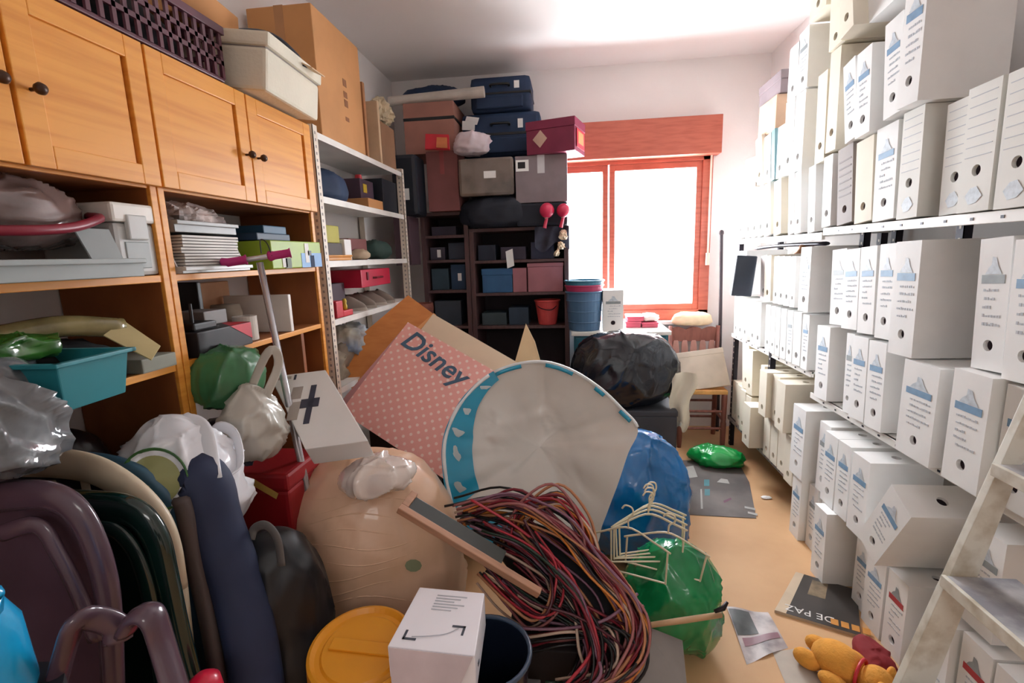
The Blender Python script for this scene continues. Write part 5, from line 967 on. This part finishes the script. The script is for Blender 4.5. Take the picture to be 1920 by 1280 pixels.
if ME.to_3x3().col[2].z < 0: ME = frame_of(lerp4(.40, .86) + Vector((0,0,.0008)), (c4[1]-c4[2]), (c4[0]-c4[1]))
link('lettering', text_mesh('DE PAZ', .055, mat('cover white ink', (226,224,220), .5), .0003), mg).matrix_basis = ME
MO = ME.copy(); MO.translation = lerp4(.86, .88) + Vector((0,0,.0008)); mb = MB()
for k in range(4): mb.box((-.075+k*.036,-.018,-.0003), (-.048+k*.036,.018,.0004)); 
part('orange_print', mb, mat('cover orange ink', (206,140,60), .5), mg).matrix_basis = MO
fo = thing('leaflet', 'crumpled photo leaflet on the floor beside the hammer', 'leaflet', atz(1420, 1190)); o = Vector(fo.location); c5 = [atz(1362,1138), atz(1400,1246), atz(1478,1214), atz(1440,1150)]
part('sheet', MB().grid(14, 14, lambda u, v: c5[0].lerp(c5[3], u).lerp(c5[1].lerp(c5[2], u), v) - o + Vector((0,0,.004+.004*math.sin(7*u+4*v)))), mat('leaflet paper', (196,186,184), .5, rgb2=(92,84,92), scale=11), fo, smooth=True)
part('dark_photo', MB().grid(10, 10, lambda u, v: c5[0].lerp(c5[3], .02+.5*u).lerp(c5[1].lerp(c5[2], .02+.5*u), .05+.5*v) - o + Vector((0,0,.0055+.004*math.sin(7*(.02+.5*u)+4*(.05+.5*v))))), mat('dark photo print', (80,84,84), .5, var=.3, scale=18), fo, smooth=True)
part('mauve_band', MB().grid(10, 4, lambda u, v: c5[0].lerp(c5[3], .1+.85*u).lerp(c5[1].lerp(c5[2], .1+.85*u), .6+.14*v) - o + Vector((0,0,.0055+.004*math.sin(7*(.1+.85*u)+4*(.6+.14*v))))), mat('mauve print', (150,112,122), .5), fo, smooth=True)
solo('paper_sheet', 'plain grey paper sheet under the leaflet', 'paper', MB().add([atz(1448,1222)+Vector((0,0,.002)), atz(1480,1300)+Vector((0,0,.002)), atz(1545,1290)+Vector((0,0,.002)), atz(1530,1212)+Vector((0,0,.002))], [(0,1,2,3)]), mat('grey paper', (190,180,168), .8))
# generic plush bear lying on the floor
HON = mat('honey plush', (226,158,66), .95, var=.1, scale=30, bump=.3, bscale=120)
bear = thing('plush_bear', 'honey-coloured plush bear with red neck ribbon on the floor', 'plush toy', (1.015, 1.60, 0), (0, 0, .75))
def ell(c, r, n=24): c = Vector(c); return MB().grid(n, n//2+1, lambda u, v: c + Vector((r[0]*math.cos(2*math.pi*u)*math.sin(math.pi*v), r[1]*math.sin(2*math.pi*u)*math.sin(math.pi*v), -r[2]*math.cos(math.pi*v))), wrap=True)
part('body', ell((.0,.09,.06), (.07,.085,.06)), HON, bear, smooth=True)
part('head', ell((0,-.03,.055), (.062,.055,.055)), HON, bear, smooth=True)
for s_ in (-1, 1): part('ear', ell((s_*.05,-.055,.085), (.022,.014,.024), 16), HON, bear, smooth=True); part('arm', ell((s_*.085,.07,.035), (.03,.05,.028), 16), HON, bear, smooth=True); part('leg', ell((s_*.05,.17,.035), (.032,.05,.033), 16), HON, bear, smooth=True)
part('muzzle', ell((0,-.08,.05), (.028,.02,.022), 16), mat('pale plush', (236,196,130), .95), bear, smooth=True)
part('ribbon', MB().tube([(.052*math.cos(a), .018, .057+.05*math.sin(a)) for a in [k*math.pi/12 for k in range(24)]], .006, 6, closed=True), mat('signal red', (206,48,62)), bear, smooth=True)
solo('red_cloth', 'dark red cloth bunched against the floor boxes', 'cloth', blob(.06, .1, .035, 90, .015, 10, 40, 24), mat('dark red cloth', (130,24,30), .85), (1.11, 1.72, 0), smooth=True)
solo('grey_towel', 'pale grey towel at the foot of the step ladder', 'towel', blob(.12, .1, .05, 91, .015, 10, 48, 28), mat('pale grey towel', (196,198,202), .9, bump=.3, bscale=120), (1.04, 1.44, .0), smooth=True)
# step ladder
LW = mat('chipped white paint', (226,224,212), .5, var=.1, scale=14, rgb2=(176,164,140)); LT = mat('paint splashed tread', (136,136,142), .6, rgb2=(214,214,214), scale=8)
ld = thing('step_ladder', 'white paint-splashed wooden step ladder in front of the boxes', 'ladder', (1.0, 1.15, 0)); o = Vector(ld.location)
for y in (1.32, .92):
    A, Bq = Vector((.85, y, 0)), Vector((1.185, y, 1.31)); d = (Bq-A).normalized(); s_ = Vector((d.z, 0, -d.x))
    q = [A, A+s_*.105, Bq+s_*.03, Bq]; part('stile', MB().add([p-o for p in q] + [p-o+Vector((0,.024,0)) for p in q], [(0,1,2,3),(7,6,5,4),(0,4,5,1),(1,5,6,2),(2,6,7,3),(3,7,4,0)]), LW, ld, .002)
for z in (.30, .655, .98):
    x = .85 + (1.185-.85)*z/1.31
    part('tread', B(Vector((x-.02,.945,z-.022))-o, Vector((min(x+.17, 1.178),1.319,z))-o), LT, ld, .002); part('tread_edge', B(Vector((x-.024,.944,z-.03))-o, Vector((x-.012,1.3195,z+.003))-o), LW, ld, .002)
part('top_rail', B(Vector((1.15,.92,1.29))-o, Vector((1.185,1.344,1.32))-o), LW, ld, .003)
